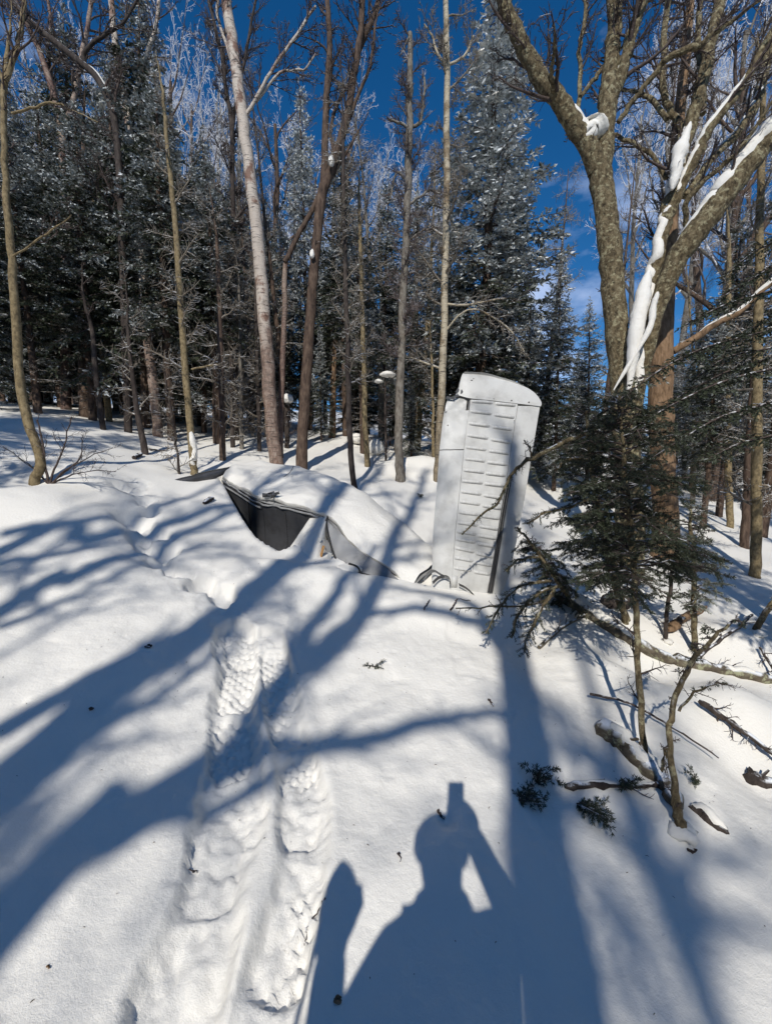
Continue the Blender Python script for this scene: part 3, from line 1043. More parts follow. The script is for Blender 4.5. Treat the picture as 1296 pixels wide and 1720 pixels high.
# the rest of the forest: farther spruces up the slope, each a tree of its own
_fr = np.random.default_rng(77)
_slots = []
for k in range(110):
    t = 11.5 + 30 * _fr.random() ** 1.2
    u = _fr.uniform(-260, 1560)
    _slots.append((u, t))
_slots += [(u, t) for u, t in [(-40, 11), (70, 12), (150, 13), (230, 12.5), (300, 11.5), (370, 13.5), (430, 15), (-120, 9), (1120, 13), (1320, 9), (1230, 14), (1060, 14), (900, 13), (960, 15), (480, 11), (520, 13), (560, 10.5), (600, 12.5), (660, 13), (730, 12), (770, 13.5), (830, 12), (620, 15), (705, 16), (585, 17), (345, 10), (-10, 8), (75, 9.8), (160, 9), (215, 9), (290, 9.6)]]
for k, (u, t) in enumerate(_slots):
    left = u < 440
    if left:
        h = _fr.uniform(5.5, 9.5)
    elif u < 880:
        h = _fr.uniform(3.8, 6.2)
    elif u < 1080:
        h = _fr.uniform(2.0, 3.6)
    else:
        h = _fr.uniform(3.5, 7)
    pr = ['full', 'high', 'rime', 'droop', 'thin'][int(_fr.integers(0, 5))]
    d = ray(u, 800)
    x, y = t * d[0], t * d[1]
    what = {'full': 'full background spruce', 'high': 'high-crowned background spruce', 'rime': 'rimed background spruce', 'droop': 'drooping background spruce', 'thin': 'thin background spruce'}[pr]
    lb, gp = between(u, t, what), 'background spruces'
    place_proto(PROTO[pr], 'spruce_tree', lb, 'tree', (x, y, gz(x, y) - .05), h, _fr.uniform(0, 6.28), gp, _fr.uniform(.85, 1.2), (0, 0), skip=('dead_branches',) if t > 20 else ())['rank_t'] = float(t)

# ------------------------------------------------------------------ bare, rimed hardwoods beyond
def hardwood_proto(seed, H, twig, bark, n1=13, n2=9, lvl=2, thin=2.6, crown=.45):
    rng = np.random.default_rng(seed)
    tr, tw = MB(), MB()
    path = wander((0, 0, -.4), UP + rng.normal(0, .05, 3), H * .8 + .4, 10, rng, .05, .06)
    rad = np.linspace(.016 * H, .005 * H, 11)
    tr.tube(path, rad, 9, 0, lump=.04, rng=rng)
    for k in range(n1):
        s = crown + (1 - crown) * (k + rng.uniform(0, .8)) / n1
        p = along(path, min(s, .98))
        a = rng.uniform(0, 6.28)
        d = np.array([math.cos(a), math.sin(a), rng.uniform(.45, 1.5)])
        L = H * rng.uniform(.24, .42) * (1.15 - .6 * s)
        pts = wander(p, d, L, 7, rng, .17, .05)
        r0 = float(np.interp(s, np.linspace(0, 1, 11), rad)) * .6
        ra = np.linspace(r0, .004, 8)
        tr.tube(pts, ra, 6, 0, cap=False)
        ramify(tw, pts, ra, L * .55, lvl, rng, n2, 0, up=.03, start=.15, thin=thin, ang=(.4, 1.05), ratio=.55, jit=.22)
    return {'H': H, 'trunk': tr.mesh('trunk', [M[bark]]), 'crown': tw.mesh('crown', [M[twig]])}
PROTO['hw_rime'] = hardwood_proto(201, 9, 'twig_rime', 'bark_grey')
PROTO['hw_rime2'] = hardwood_proto(202, 9, 'twig_rime', 'bark_brown', n1=11)
PROTO['hw_dark'] = hardwood_proto(203, 9, 'twig_rime_less', 'bark_brown', n1=10, n2=8, thin=2.2)
HW = [(455, 13, 170), (480, 17, 185), (425, 16, 150), (600, 15, 220), (640, 18, 245), (560, 20, 210), (690, 17, 270), (320, 15, 110), (275, 18, 70), (60, 14, 150), (140, 17, 150),
      (330, 19, 130), (1230, 11, -60), (1180, 14, -40), (1120, 16, 40), (1290, 13, -30), (1060, 18, 120), (10, 16, 40), (730, 21, 300), (510, 24, 230), (1250, 17, 60), (1330, 10, 0),
      (1090, 12, 0), (165, 18, 60), (395, 20, 120), (1200, 9.5, 60), (90, 19, 110)]
for k, (u, t, vt) in enumerate(HW):
    d = ray(u, 800)
    x, y = t * d[0], t * d[1]
    z = gz(x, y)
    h = P(u, vt, t)[2] - z
    pr = ('hw_rime', 'hw_rime2')[k % 2] if k % 5 else 'hw_dark'
    lb, gp = between(u, t, 'bare rimed background tree' if 'rime' in pr else 'bare brown background tree'), 'bare background trees'
    rr = place_proto(PROTO[pr], 'bare_tree', lb, 'tree', (x, y, z), h * 1.02, k * 1.7, gp, min(1.0, 9 / h) * 1.0)
    rr['rank_t'] = float(t)

# straight trunks one can count between the spruces of the middle distance
TR_PROTO = []
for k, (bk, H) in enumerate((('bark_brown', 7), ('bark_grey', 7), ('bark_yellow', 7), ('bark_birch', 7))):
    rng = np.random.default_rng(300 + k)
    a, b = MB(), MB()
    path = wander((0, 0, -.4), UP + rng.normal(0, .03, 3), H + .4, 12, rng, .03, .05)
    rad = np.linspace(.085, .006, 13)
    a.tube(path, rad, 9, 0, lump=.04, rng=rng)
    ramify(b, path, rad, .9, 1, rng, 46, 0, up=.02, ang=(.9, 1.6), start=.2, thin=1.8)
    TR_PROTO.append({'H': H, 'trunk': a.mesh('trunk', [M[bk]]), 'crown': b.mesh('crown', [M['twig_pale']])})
MID = [(90, 9.5, 0), (120, 10.5, 2), (205, 10, 1), (340, 9.2, 0), (425, 9.0, 0), (480, 9.4, 0), (640, 10.6, 1), 
       (700, 9.6, 2), (762, 9.8, 2), (800, 10.5, 0), (832, 9.4, 0), (905, 9.2, 0), (1003, 10.4, 0), (1165, 8.8, 2), (1195, 9.4, 0), (1205, 11.5, 1), (1150, 12, 1),
       (15, 11, 0), (55, 12, 1), (270, 12, 0), (310, 12, 2), (670, 15, 0), (395, 12, 0), (460, 14, 1), (505, 15, 0)]
for k, (u, t, m) in enumerate(MID):
    d = ray(u, 800)
    x, y = t * d[0], t * d[1]
    rng = np.random.default_rng(900 + k)
    lb, gp = between(u, t, ('brown slender trunk', 'grey slender trunk', 'tan slender trunk', 'pale slender trunk')[m]), 'slender background trunks'
    place_proto(TR_PROTO[m], 'slender_tree', lb, 'tree', (x, y, gz(x, y)), rng.uniform(5.5, 8), rng.uniform(0, 6.28), gp, rng.uniform(.7, 1.25), (rng.normal(0, .03), rng.normal(0, .03)))['rank_t'] = float(t)

rank_labels()

# ------------------------------------------------------------------ the trees one can tell apart
TW = dict(n=9, L=.8, level=2, up=.05, start=.3)
def tws(n=9, L=.8, level=2, up=.05, start=.3, **k):
    return dict(n=n, L=L, level=level, up=up, start=start, **k)

px_tree('leaning_tree', 'crooked thin yellowish trunk curving up at the left picture edge', [
    ([(57, 808, 19), (68, 788, 18), (62, 750, 17), (42, 690, 17), (31, 620, 16), (28, 560, 16), (22, 470, 15), (17, 400, 14), (9, 300, 12), (6, 200, 11), (8, 130, 11)], 3.75, tws(5, .5, 1, start=.55)),
    ([(8, 135, 10), (25, 95, 9), (33, 60, 8), (38, 20, 8), (40, -40, 7)], 3.75, tws(6, .6, 1, start=.1)),
    ([(8, 140, 8), (-10, 100, 7), (-30, 60, 6)], 3.8, tws(4, .5, 1)),
    ([(20, 190, 5), (60, 178, 5), (95, 172, 4), (130, 190, 3), (165, 205, 2)], 3.6, tws(4, .3, 1)),
    ([(22, 430, 4), (60, 405, 4), (95, 380, 3), (120, 360, 2)], 3.5, tws(4, .3, 1)),
], 3.72, 'bark_yellow', 11)

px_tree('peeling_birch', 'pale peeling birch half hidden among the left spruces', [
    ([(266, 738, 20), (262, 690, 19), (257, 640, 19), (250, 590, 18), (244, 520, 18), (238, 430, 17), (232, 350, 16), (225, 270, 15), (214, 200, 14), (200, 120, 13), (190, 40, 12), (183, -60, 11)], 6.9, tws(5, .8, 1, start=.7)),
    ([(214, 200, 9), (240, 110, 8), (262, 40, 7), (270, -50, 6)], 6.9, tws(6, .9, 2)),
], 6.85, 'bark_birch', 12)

px_tree('forked_bare_tree', 'bare tree with spreading dark limbs above the spruces at upper left', [
    ([(112, 712, 20), (110, 600, 19), (108, 450, 18), (107, 330, 17), (105, 240, 16), (102, 200, 14)], 8.0, None),
    ([(102, 205, 12), (90, 155, 12), (72, 100, 11), (55, 60, 10), (35, 20, 9), (10, -40, 8)], 7.6, tws(9, 1.1, 2, start=.2)),
    ([(108, 215, 12), (122, 175, 10), (130, 130, 10), (140, 80, 9), (150, 30, 8), (160, -50, 7)], 8.2, tws(9, 1.1, 2, start=.2)),
    ([(98, 180, 8), (80, 90, 7), (85, 40, 6), (75, -30, 5)], 8.0, tws(7, .9, 2, start=.2)),
], 8.0, 'bark_brownbirch', 13)

px_tree('arching_tree', 'dark limbs arching from upper left down behind the drooping spruce', [
    ([(215, 735, 15), (212, 600, 15), (205, 400, 14), (195, 220, 14), (170, 140, 14), (130, 100, 13), (80, 60, 12), (40, 25, 11), (5, -20, 10)], 6.3, tws(10, 1.0, 2, start=.45)),
    ([(150, 118, 8), (140, 90, 8), (170, 60, 7), (205, 40, 6), (235, -10, 5)], 6.4, tws(7, .8, 2, start=.2)),
], 6.6, 'bark_dark', 14, snow=((0, .72, .8, .7),))

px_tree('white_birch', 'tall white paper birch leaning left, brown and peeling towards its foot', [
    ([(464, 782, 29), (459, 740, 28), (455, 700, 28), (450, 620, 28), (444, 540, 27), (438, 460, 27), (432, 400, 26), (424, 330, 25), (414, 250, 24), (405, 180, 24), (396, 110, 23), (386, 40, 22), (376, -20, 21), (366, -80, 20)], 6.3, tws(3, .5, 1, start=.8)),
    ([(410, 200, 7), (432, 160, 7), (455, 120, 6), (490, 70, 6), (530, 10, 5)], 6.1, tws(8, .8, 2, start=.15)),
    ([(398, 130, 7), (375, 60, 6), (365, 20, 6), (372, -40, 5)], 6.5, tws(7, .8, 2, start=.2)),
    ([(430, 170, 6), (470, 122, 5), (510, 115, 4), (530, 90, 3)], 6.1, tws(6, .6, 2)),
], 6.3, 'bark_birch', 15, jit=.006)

px_tree('twin_stem_tree', 'dark slim trunk with broken twiggy crown just behind the white birch', [
    ([(398, 748, 11), (396, 650, 11), (394, 500, 10), (392, 380, 10), (390, 280, 10), (388, 200, 9), (378, 140, 8), (372, 90, 8), (360, 40, 7), (345, -20, 6)], 7.6, tws(16, .9, 2, start=.4)),
    ([(389, 230, 7), (400, 150, 6), (415, 80, 6), (425, 20, 5), (440, -40, 4)], 7.4, tws(8, .8, 2, start=.2)),
], 7.6, 'bark_dark', 16)

px_tree('forked_tree', 'dark leaning trunk forking into two tall stems, snow in its crotch', [
    ([(507, 786, 25), (508, 720, 23), (514, 640, 23), (519, 560, 22), (525, 480, 21), (530, 420, 20), (536, 360, 20), (543, 310, 20)], 6.25, tws(3, .4, 1, start=.6)),
    ([(541, 330, 17), (545, 270, 15), (546, 220, 14), (549, 150, 13), (553, 80, 12), (551, 20, 11), (545, -50, 10)], 6.3, tws(9, .8, 2, start=.35)),
    ([(543, 320, 18), (560, 270, 17), (572, 235, 17), (584, 190, 16), (592, 140, 15), (600, 90, 14), (606, 40, 13), (611, -40, 12)], 6.1, tws(9, .8, 2, start=.3)),
    ([(600, 95, 10), (612, 60, 12), (628, 25, 11), (645, -30, 10)], 6.1, tws(6, .7, 2)),
    ([(563, 265, 8), (555, 215, 7), (573, 160, 7), (590, 130, 6), (605, 70, 5)], 6.4, tws(5, .5, 1)),
    ([(575, 230, 8), (605, 150, 7), (622, 110, 6), (628, 60, 5)], 6.0, tws(7, .6, 2)),
    ([(478, 440, 10), (500, 395, 10), (520, 360, 10), (543, 318, 11)], 6.3, tws(3, .4, 1)),
], 6.25, 'bark_brown', 17, clumps=((556, 272, 6.1, .045, .10), (524, 428, 6.12, .035, .08)))
px_tree('bent_stub', 'pale leaning stem propped between the white birch and the forked trunk', [
    ([(470, 745, 13), (474, 640, 12), (477, 540, 11), (478, 470, 11), (480, 435, 10)], 6.4, None),
], 6.6, 'bark_brownbirch', 117)

px_tree('thin_dark_tree', 'thin dark straight trunk standing closest behind the buried fuselage', [
    ([(596, 828, 13), (590, 780, 12), (586, 700, 12), (584, 600, 11), (581, 500, 10), (579, 400, 9), (577, 300, 8), (576, 220, 6)], 5.4, tws(20, .55, 1, start=.3, ang=(.8, 1.4))),
], 5.5, 'bark_dark', 18, twig_mat='twig_pale')

px_tree('stout_stump', 'sunlit broken stub of a trunk with brown bark skirt behind the forked tree', [
    ([(557, 752, 16), (558, 710, 14), (560, 650, 11), (561, 610, 9), (563, 560, 8)], 9.0, tws(6, .5, 1)),
], 9.0, 'bark_orange', 19)

px_tree('pole_tree', 'slim sunlit trunk between the thin dark trunk and the dead snag', [
    ([(617, 778, 12), (613, 720, 11), (612, 640, 11), (609, 560, 10), (606, 460, 9), (604, 360, 7)], 7.0, tws(18, .5, 1, start=.35, ang=(.8, 1.4))),
], 7.0, 'bark_yellow', 20, twig_mat='twig_pale')

px_tree('dead_snag', 'dead snag with broken frosted top and stubby side branches', [
    ([(672, 796, 20), (669, 740, 18), (670, 680, 18), (673, 620, 17), (675, 540, 16), (680, 440, 16), (684, 340, 15), (687, 250, 15), (688, 170, 14), (689, 100, 12), (688, 55, 10)], 6.6, tws(30, .55, 1, start=.3, ang=(.7, 1.4), up=.1)),
    ([(689, 215, 7), (706, 205, 7), (710, 170, 6), (712, 130, 5)], 6.5, tws(9, .35, 1, start=.1, up=.15)),
    ([(690, 220, 6), (668, 205, 5), (650, 199, 3)], 6.5, tws(4, .25, 1)),
    ([(688, 60, 4), (680, 75, 3), (672, 92, 2)], 6.5, tws(3, .2, 1)),
    ([(686, 310, 6), (668, 290, 5), (660, 310, 4), (655, 335, 3)], 6.5, tws(5, .35, 1)),
    ([(684, 345, 6), (705, 330, 5), (722, 318, 4), (740, 325, 3)], 6.5, tws(6, .4, 1)),
    ([(680, 410, 5), (705, 390, 4), (730, 380, 3)], 6.4, tws(5, .35, 1)),
], 6.6, 'bark_grey', 21, twig_mat='twig_rime_less', jit=.008)

px_tree('pale_trunk_tree', 'tall straight pale-barked trunk just left of the upright metal panel', [
    ([(734, 790, 15), (738, 720, 15), (742, 640, 16), (745, 560, 15), (747, 480, 15), (748, 400, 15), (750, 320, 14), (750, 240, 14), (750, 160, 13), (750, 80, 12), (748, 0, 11), (747, -70, 10)], 6.6, tws(14, .9, 2, start=.35, ang=(.7, 1.4))),
    ([(746, 510, 5), (780, 512, 5), (820, 505, 4), (850, 500, 3)], 6.2, tws(6, .5, 1)),
    ([(745, 560, 5), (770, 530, 4), (800, 520, 4), (850, 548, 3), (880, 590, 2)], 6.2, tws(8, .5, 1)),
    ([(750, 115, 6), (735, 90, 5), (725, 60, 4), (712, 40, 3)], 6.6, tws(6, .5, 2)),
    ([(750, 110, 6), (778, 95, 5), (795, 60, 4)], 6.6, tws(6, .5, 2)),
    ([(744, 620, 5), (715, 610, 4), (690, 600, 3)], 6.6, tws(6, .5, 1)),
], 6.6, 'bark_palegrey', 22, twig_mat='twig_pale')
px_tree('sapling', 'finger-thin pale sapling between the dead snag and the metal panel', [
    ([(729, 800, 7), (727, 740, 7), (727, 690, 6), (725, 620, 5), (722, 540, 3)], 7.2, tws(14, .4, 1, ang=(.8, 1.4), start=.2)),
], 7.2, 'bark_yellow', 23, twig_mat='twig_pale')

px_tree('brown_trunk_tree', 'thick reddish-brown trunk standing in deep shade of the left stand', [
    ([(144, 704, 24), (143, 660, 23), (141, 600, 22), (140, 500, 21), (138, 380, 18)], 7.3, tws(10, .5, 1)),
], 7.3, 'bark_brown', 24)
px_tree('yellow_trunk_tree', 'slim yellow-grey trunk right beside the thick reddish-brown one', [
    ([(184, 714, 13), (179, 660, 12), (173, 600, 12), (168, 500, 11), (160, 400, 9)], 7.4, tws(8, .5, 1)),
], 7.3, 'bark_yellow', 25)
px_tree('dark_leaning_trunk', 'short black leaning trunk in front of the slim yellow-grey one', [
    ([(176, 738, 12), (170, 700, 11), (162, 640, 11), (155, 560, 9)], 6.4, tws(6, .4, 1)),
], 6.3, 'bark_dark', 26)
px_tree('black_leaning_trunk', 'black leaning trunk to the left of the peeling birch', [
    ([(245, 766, 14), (238, 730, 12), (230, 690, 11), (222, 630, 9), (215, 560, 7)], 5.7, tws(9, .5, 1, ang=(.8, 1.4))),
], 5.7, 'bark_dark', 27, twig_mat='twig_pale')
px_tree('grey_trunk_tree', 'straight lichen-grey trunk with snow at its foot above the wreck', [
    ([(326, 800, 15), (323, 760, 15), (318, 700, 14), (312, 630, 14), (305, 540, 13), (299, 450, 12), (292, 350, 11), (283, 270, 9), (276, 180, 7)], 5.2, tws(16, .55, 1, start=.25, ang=(.9, 1.5))),
    ([(322, 620, 4), (345, 615, 4), (370, 612, 3)], 5.1, tws(4, .3, 1)),
], 5.2, 'bark_yellow', 28, twig_mat='twig_pale', snow=((0, .08, .16, .8),))
px_tree('sapling', 'thin dark sapling beside the lichen-grey trunk above the wreck', [
    ([(303, 802, 6), (297, 760, 5), (289, 700, 5), (280, 650, 4), (273, 600, 2)], 5.1, tws(10, .3, 1, start=.2, ang=(.8, 1.4))),
], 5.1, 'bark_dark', 29, twig_mat='twig_pale')
for k, (spec, t, bk, lb) in enumerate([
    ([(374, 776, 14), (373, 720, 13), (371, 640, 13), (369, 540, 11), (366, 440, 9)], 6.1, 'bark_brown', 'reddish trunk standing just above the left end of the wreck'),
    ([(391, 750, 10), (390, 690, 10), (388, 600, 9), (386, 480, 8)], 7.0, 'bark_dark', 'left one of two dark slim trunks behind the wreck roof'),
    ([(406, 756, 9), (405, 700, 9), (404, 620, 8), (402, 500, 7)], 6.9, 'bark_grey', 'right one of two dark slim trunks behind the wreck roof'),
    ([(436, 768, 9), (434, 700, 9), (432, 600, 8), (429, 500, 7)], 6.9, 'bark_dark', 'dark slim trunk half hidden by the foot of the white birch'),
    ([(448, 745, 7), (446, 690, 7), (445, 620, 6)], 8.2, 'bark_yellow', 'thin pale trunk behind the foot of the white birch'),
    ([(1226, 890, 13), (1224, 820, 13), (1222, 740, 13), (1221, 650, 12), (1222, 560, 11), (1224, 450, 9)], 6.9, 'bark_yellow', 'straight tan trunk second from the right picture edge group, the leftmost of the three'),
    ([(1250, 918, 17), (1254, 850, 17), (1257, 780, 17), (1262, 700, 15), (1268, 600, 13)], 5.9, 'bark_brown', 'brown shaded trunk in the middle of the three at the right edge'),
    ([(1268, 966, 20), (1269, 880, 19), (1270, 780, 19), (1271, 680, 18), (1272, 560, 17), (1274, 440, 15), (1277, 320, 13), (1280, 200, 11)], 4.9, 'bark_yellow', 'tallest tan trunk of the three at the right picture edge'),
]):
    px_tree('slim_tree', lb, [(spec, t, tws(16, .6, 1, start=.15, ang=(.8, 1.5)))], t, bk, 60 + k, twig_mat='twig_pale')

# the big lichen-covered tree on the right: two trunks from one foot, limbs loaded with snow
TB = 4.4
px_tree('lichen_tree', 'big lichen-crusted hardwood with snow-loaded spreading limbs on the right', [
    ([(1058, 860, 52), (1054, 780, 48), (1047, 700, 46), (1041, 620, 44), (1034, 540, 44), (1027, 460, 44), (1021, 390, 43), (1014, 330, 43), (1008, 285, 44), (1002, 262, 40)], TB, tws(4, .5, 1, start=.5)),
    ([(1004, 285, 42), (985, 240, 38), (962, 205, 36), (938, 172, 34), (912, 135, 33), (890, 100, 31), (872, 66, 30), (856, 30, 29), (842, -10, 27), (830, -60, 25)], TB - .3, tws(9, .8, 2, start=.3)),
    ([(1010, 295, 36), (1016, 240, 34), (1018, 190, 36), (1020, 150, 34), (1026, 105, 30), (1032, 50, 28), (1030, -10, 26), (1028, -60, 24)], TB, tws(8, .8, 2, start=.3)),
    ([(1020, 180, 22), (1038, 140, 24), (1050, 100, 22), (1062, 55, 22), (1078, 10, 20), (1095, -40, 18)], TB - .2, tws(7, .8, 2, start=.2)),
    ([(938, 172, 11), (930, 150, 10), (926, 120, 9)], TB - .4, tws(3, .3, 1)),
    ([(968, 190, 9), (974, 150, 9), (972, 90, 8), (980, 40, 8), (984, -20, 7)], TB + .2, tws(6, .5, 2)),
    ([(974, 162, 8), (995, 135, 8), (1012, 112, 9)], TB + .1, tws(4, .4, 1)),
    ([(1038, 205, 10), (1062, 170, 10), (1085, 140, 10), (1108, 112, 11), (1130, 92, 12), (1165, 80, 13), (1190, 62, 9)], TB - .4, tws(8, .5, 2)),
    ([(1060, 730, 34), (1070, 660, 26), (1080, 590, 24), (1088, 530, 24), (1096, 470, 25), (1108, 410, 26), (1120, 360, 26), (1130, 318, 26), (1142, 270, 25), (1158, 215, 25), (1174, 160, 25), (1188, 100, 24), (1200, 40, 22), (1214, -20, 20)], TB - .1, tws(8, .8, 2, start=.5)),
    ([(1118, 385, 18), (1130, 345, 18), (1150, 300, 18), (1175, 250, 18), (1196, 210, 17), (1230, 165, 16), (1258, 125, 15), (1290, 60, 14)], TB - .4, tws(8, .8, 2, start=.3)),
    ([(1078, 640, 22), (1090, 570, 28), (1108, 500, 34), (1132, 445, 40), (1160, 400, 46), (1192, 360, 46), (1225, 315, 44), (1262, 268, 42), (1300, 222, 40), (1350, 160, 36)], TB - .6, tws(7, .8, 2, start=.3)),
    ([(1150, 330, 14), (1170, 300, 14), (1200, 262, 15), (1235, 225, 16), (1262, 185, 20), (1278, 140, 18), (1290, 90, 17)], TB + .3, tws(7, .7, 2)),
    ([(1146, 240, 12), (1140, 205, 12), (1118, 170, 13), (1112, 120, 12), (1116, 60, 12), (1122, -20, 11)], TB + .5, tws(8, .8, 2, start=.2)),
    ([(1120, 200, 10), (1092, 165, 9), (1070, 155, 8)], TB + .4, tws(5, .5, 2)),
    ([(1118, 300, 8), (1095, 260, 8), (1060, 240, 8), (1035, 228, 7)], TB + .2, tws(6, .5, 2)),
    ([(1180, 190, 12), (1178, 130, 12), (1172, 60, 11), (1178, -20, 10)], TB + .5, tws(8, .8, 2, start=.2)),
    ([(1138, 440, 10), (1152, 400, 10), (1150, 350, 10), (1165, 320, 10), (1210, 280, 9), (1240, 250, 8)], TB - .5, tws(6, .5, 1)),
], TB, 'bark_lichen', 31, sides=16, lump=.045, jit=.007,
    snow=((1, .10, .33, .55), (8, .04, .52, .8), (8, .52, .70, .5), (9, .05, .5, .8), (10, .18, .85, .62), (11, .1, .5, .5), (3, .1, .35, .4)),
    ridges=([(1054, 668, TB - .2, 8), (1058, 625, TB - .22, 16), (1065, 575, TB - .22, 24), (1072, 530, TB - .2, 24), (1080, 490, TB - .18, 20), (1090, 455, TB - .15, 16)],
            [(1128, 318, TB - .2, 16), (1136, 280, TB - .2, 22), (1146, 240, TB - .18, 18), (1158, 205, TB - .15, 12)],
            [(982, 232, TB - .1, 12), (992, 222, TB - .08, 32), (1001, 214, TB - .05, 34), (1006, 202, TB - .05, 16)],
            [(1030, 655, TB - .2, 5), (1086, 560, TB - .3, 9), (1096, 520, TB - .3, 10), (1104, 490, TB - .32, 8)]))
px_tree('orange_trunk_tree', 'orange-brown sunlit trunk right behind the big lichen-covered tree', [
    ([(1118, 880, 48), (1114, 820, 46), (1111, 740, 44), (1110, 660, 44), (1111, 580, 42), (1114, 500, 40), (1120, 420, 34), (1128, 330, 28), (1138, 220, 22), (1150, 100, 18), (1160, -20, 14)], 5.2, tws(10, .9, 2, start=.5)),
    ([(1130, 590, 14), (1160, 572, 14), (1200, 545, 13), (1235, 528, 12), (1262, 505, 10)], 4.9, tws(8, .5, 1)),
], 5.2, 'bark_orange', 32, sides=14, snow=((1, .15, .95, .8),))

# background snow pillows caught on dead stems
def snow_post(name, label, base, top, t, w, cl, bark='bark_dark'):
    px_tree(name, label, [([(base[0], base[1], w), ((base[0] + top[0]) / 2, (base[1] + top[1]) / 2, w), (top[0], top[1], w * .5)], t, tws(9, .35, 1, start=.2, ang=(.7, 1.4)))], t, bark, int(base[0]), clumps=cl, cat='tree')
snow_post('dead_sapling', 'dark thin stem carrying a slanted snow pillow beside the dead snag', (648, 768), (646, 630), 7.3, 5, ((650, 630, 7.25, .14, .065), (636, 641, 7.25, .08, .045)))
snow_post('dead_sapling', 'dark stub with a round snow cap between the white birch and the forked trunk', (482, 745), (480, 680), 7.6, 10, ((482, 671, 7.5, .11, .11),))
snow_post('tree_stump', 'low stump under a rounded snow cap behind the slim sunlit trunk', (630, 765), (630, 745), 8.0, 18, ((630, 755, 7.95, .17, .20),))
snow_post('tree_stump', 'small stump under a round snow cap behind the thin dark trunk', (599, 745), (599, 735), 8.6, 12, ((599, 738, 8.5, .13, .14),))

# ------------------------------------------------------------------ trees at the photographer's back, known by their shadows; more added unseen to block sky
def back_tree(name, label, trunk_px, yc, r, seed, limbs=(), bark='bark_grey', top=11.0, n=14, L=1.7):
    rng = np.random.default_rng(seed)
    p = [cast(u, v, yc) for (u, v) in trunk_px]
    bx = p[0][0] - (p[-1][0] - p[0][0]) * .4
    g = np.array([bx, yc, gz(bx, yc)])
    e = p[-1] + nrm(p[-1] - p[0]) * 1.0
    e2 = e + np.array([(p[-1] - p[0])[0] * .3, -.2, max(.5, top - e[2])])
    path = smooth_path(np.array([g - UP * .3, g + UP * 1.5 + np.array([0, 0, 0])] + p + [e, e2]), 5)
    ra = np.interp(path[:, 2], [g[2] - .3, g[2] + .3, p[0][2], top], [r * 1.5, r * 1.2, r, r * .35])
    rt = thing(name, label, 'tree', g)
    a, tw = MB(), MB()
    a.tube(path - g, ra, 12, 0, lump=.03, rng=rng)
    a.build('trunk', M[bark], rt)
    ramify(tw, path - g, ra, L, 2, rng, n, 0, up=.05, start=.5, thin=3.2)
    for (pts, yl, r0) in limbs:
        q = smooth_path(np.array([cast(u, v, y) for (u, v), y in zip(pts, np.linspace(yc, yl, len(pts)))]), 5)
        q = q + np.vstack([np.zeros(3), rng.normal(0, .012, (len(q) - 1, 3))])
        rr = np.linspace(r0, r0 * .45, len(q))
        lm = MB(); lm.tube(q - g, rr, 9, 0, lump=.03, rng=rng); lm.build('limb', M[bark], rt)
        ramify(tw, q - g, rr, L * .45, 1, rng, 5, 0, up=.03, start=.2, thin=2.2)
    o = tw.build('twigs', M['twig'], rt); o['kind'] = 'stuff'
    return rt
back_tree('bare_tree', 'bare tree behind the viewpoint whose trunk shadow falls up to the metal panel', [(938, 1660), (897, 1350), (862, 1100)], -5.0, .145, 41, top=9.2, n=10, L=1.3, limbs=(([(868, 1120), (800, 1050), (700, 1030), (600, 1040), (530, 1090)], -5.0, .06), ([(866, 1100), (790, 1020), (720, 1000), (640, 985)], -5.2, .05)))
back_tree('bare_tree', 'bare tree behind the viewpoint whose forked shadow crosses the snowshoe trail', [(0, 1560), (180, 1400), (370, 1275), (470, 1150)], -5.4, .105, 42,
          limbs=(([(370, 1290), (470, 1255), (600, 1250), (720, 1215), (850, 1200)], -5.0, .075), ([(470, 1150), (540, 1030), (600, 960), (640, 930)], -5.4, .075), ([(140, 1430), (260, 1380), (400, 1340), (520, 1270)], -5.2, .06)), top=12)
back_tree('bare_tree', 'bare tree behind the viewpoint whose broad shadow lies across the left foreground', [(0, 1330), (160, 1180), (300, 1090), (420, 1000)], -5.2, .135, 43,
          limbs=(([(110, 1230), (200, 1195), (290, 1180)], -5.2, .02), ([(160, 1250), (220, 1240), (270, 1236)], -5.2, .018), ([(0, 1230), (200, 1120), (330, 1050)], -5.4, .07), ([(420, 1000), (500, 960), (560, 940)], -5.2, .08)), top=12)
back_tree('bare_tree', 'bare tree behind the viewpoint whose branching shadow lies at the left edge below the slope', [(0, 1030), (120, 985), (240, 930), (330, 880)], -4.6, .06, 44,
          limbs=(([(0, 1055), (90, 1020), (170, 990), (260, 950), (350, 905)], -4.6, .035), ([(60, 1000), (75, 1030), (110, 1035)], -4.6, .03), ([(100, 1040), (180, 1025), (260, 1010), (310, 1008)], -4.6, .014)), top=11)
back_tree('bare_tree', 'bare tree behind the viewpoint whose shadow bands cross the snow left of the wreck', [(0, 930), (140, 915), (260, 880), (380, 850)], -5.5, .08, 45,
          limbs=(([(0, 900), (150, 880), (300, 840), (400, 800)], -5.5, .06), ([(0, 950), (160, 925), (300, 890)], -5.5, .05)), top=11)
back_tree('bare_tree', 'bare tree behind the viewpoint whose shadow dapples the right foreground', [(1180, 1680), (1120, 1500), (1070, 1390), (1000, 1200)], -8.5, .05, 47,
          limbs=(([(1120, 1500), (1180, 1440), (1296, 1420)], -8.5, .055), ([(1050, 1320), (1000, 1280), (940, 1260)], -8.5, .06), ([(1090, 1450), (1000, 1380), (930, 1330)], -8.5, .05), ([(1150, 1600), (1220, 1560), (1300, 1570)], -8.5, .05)), top=13, n=20)
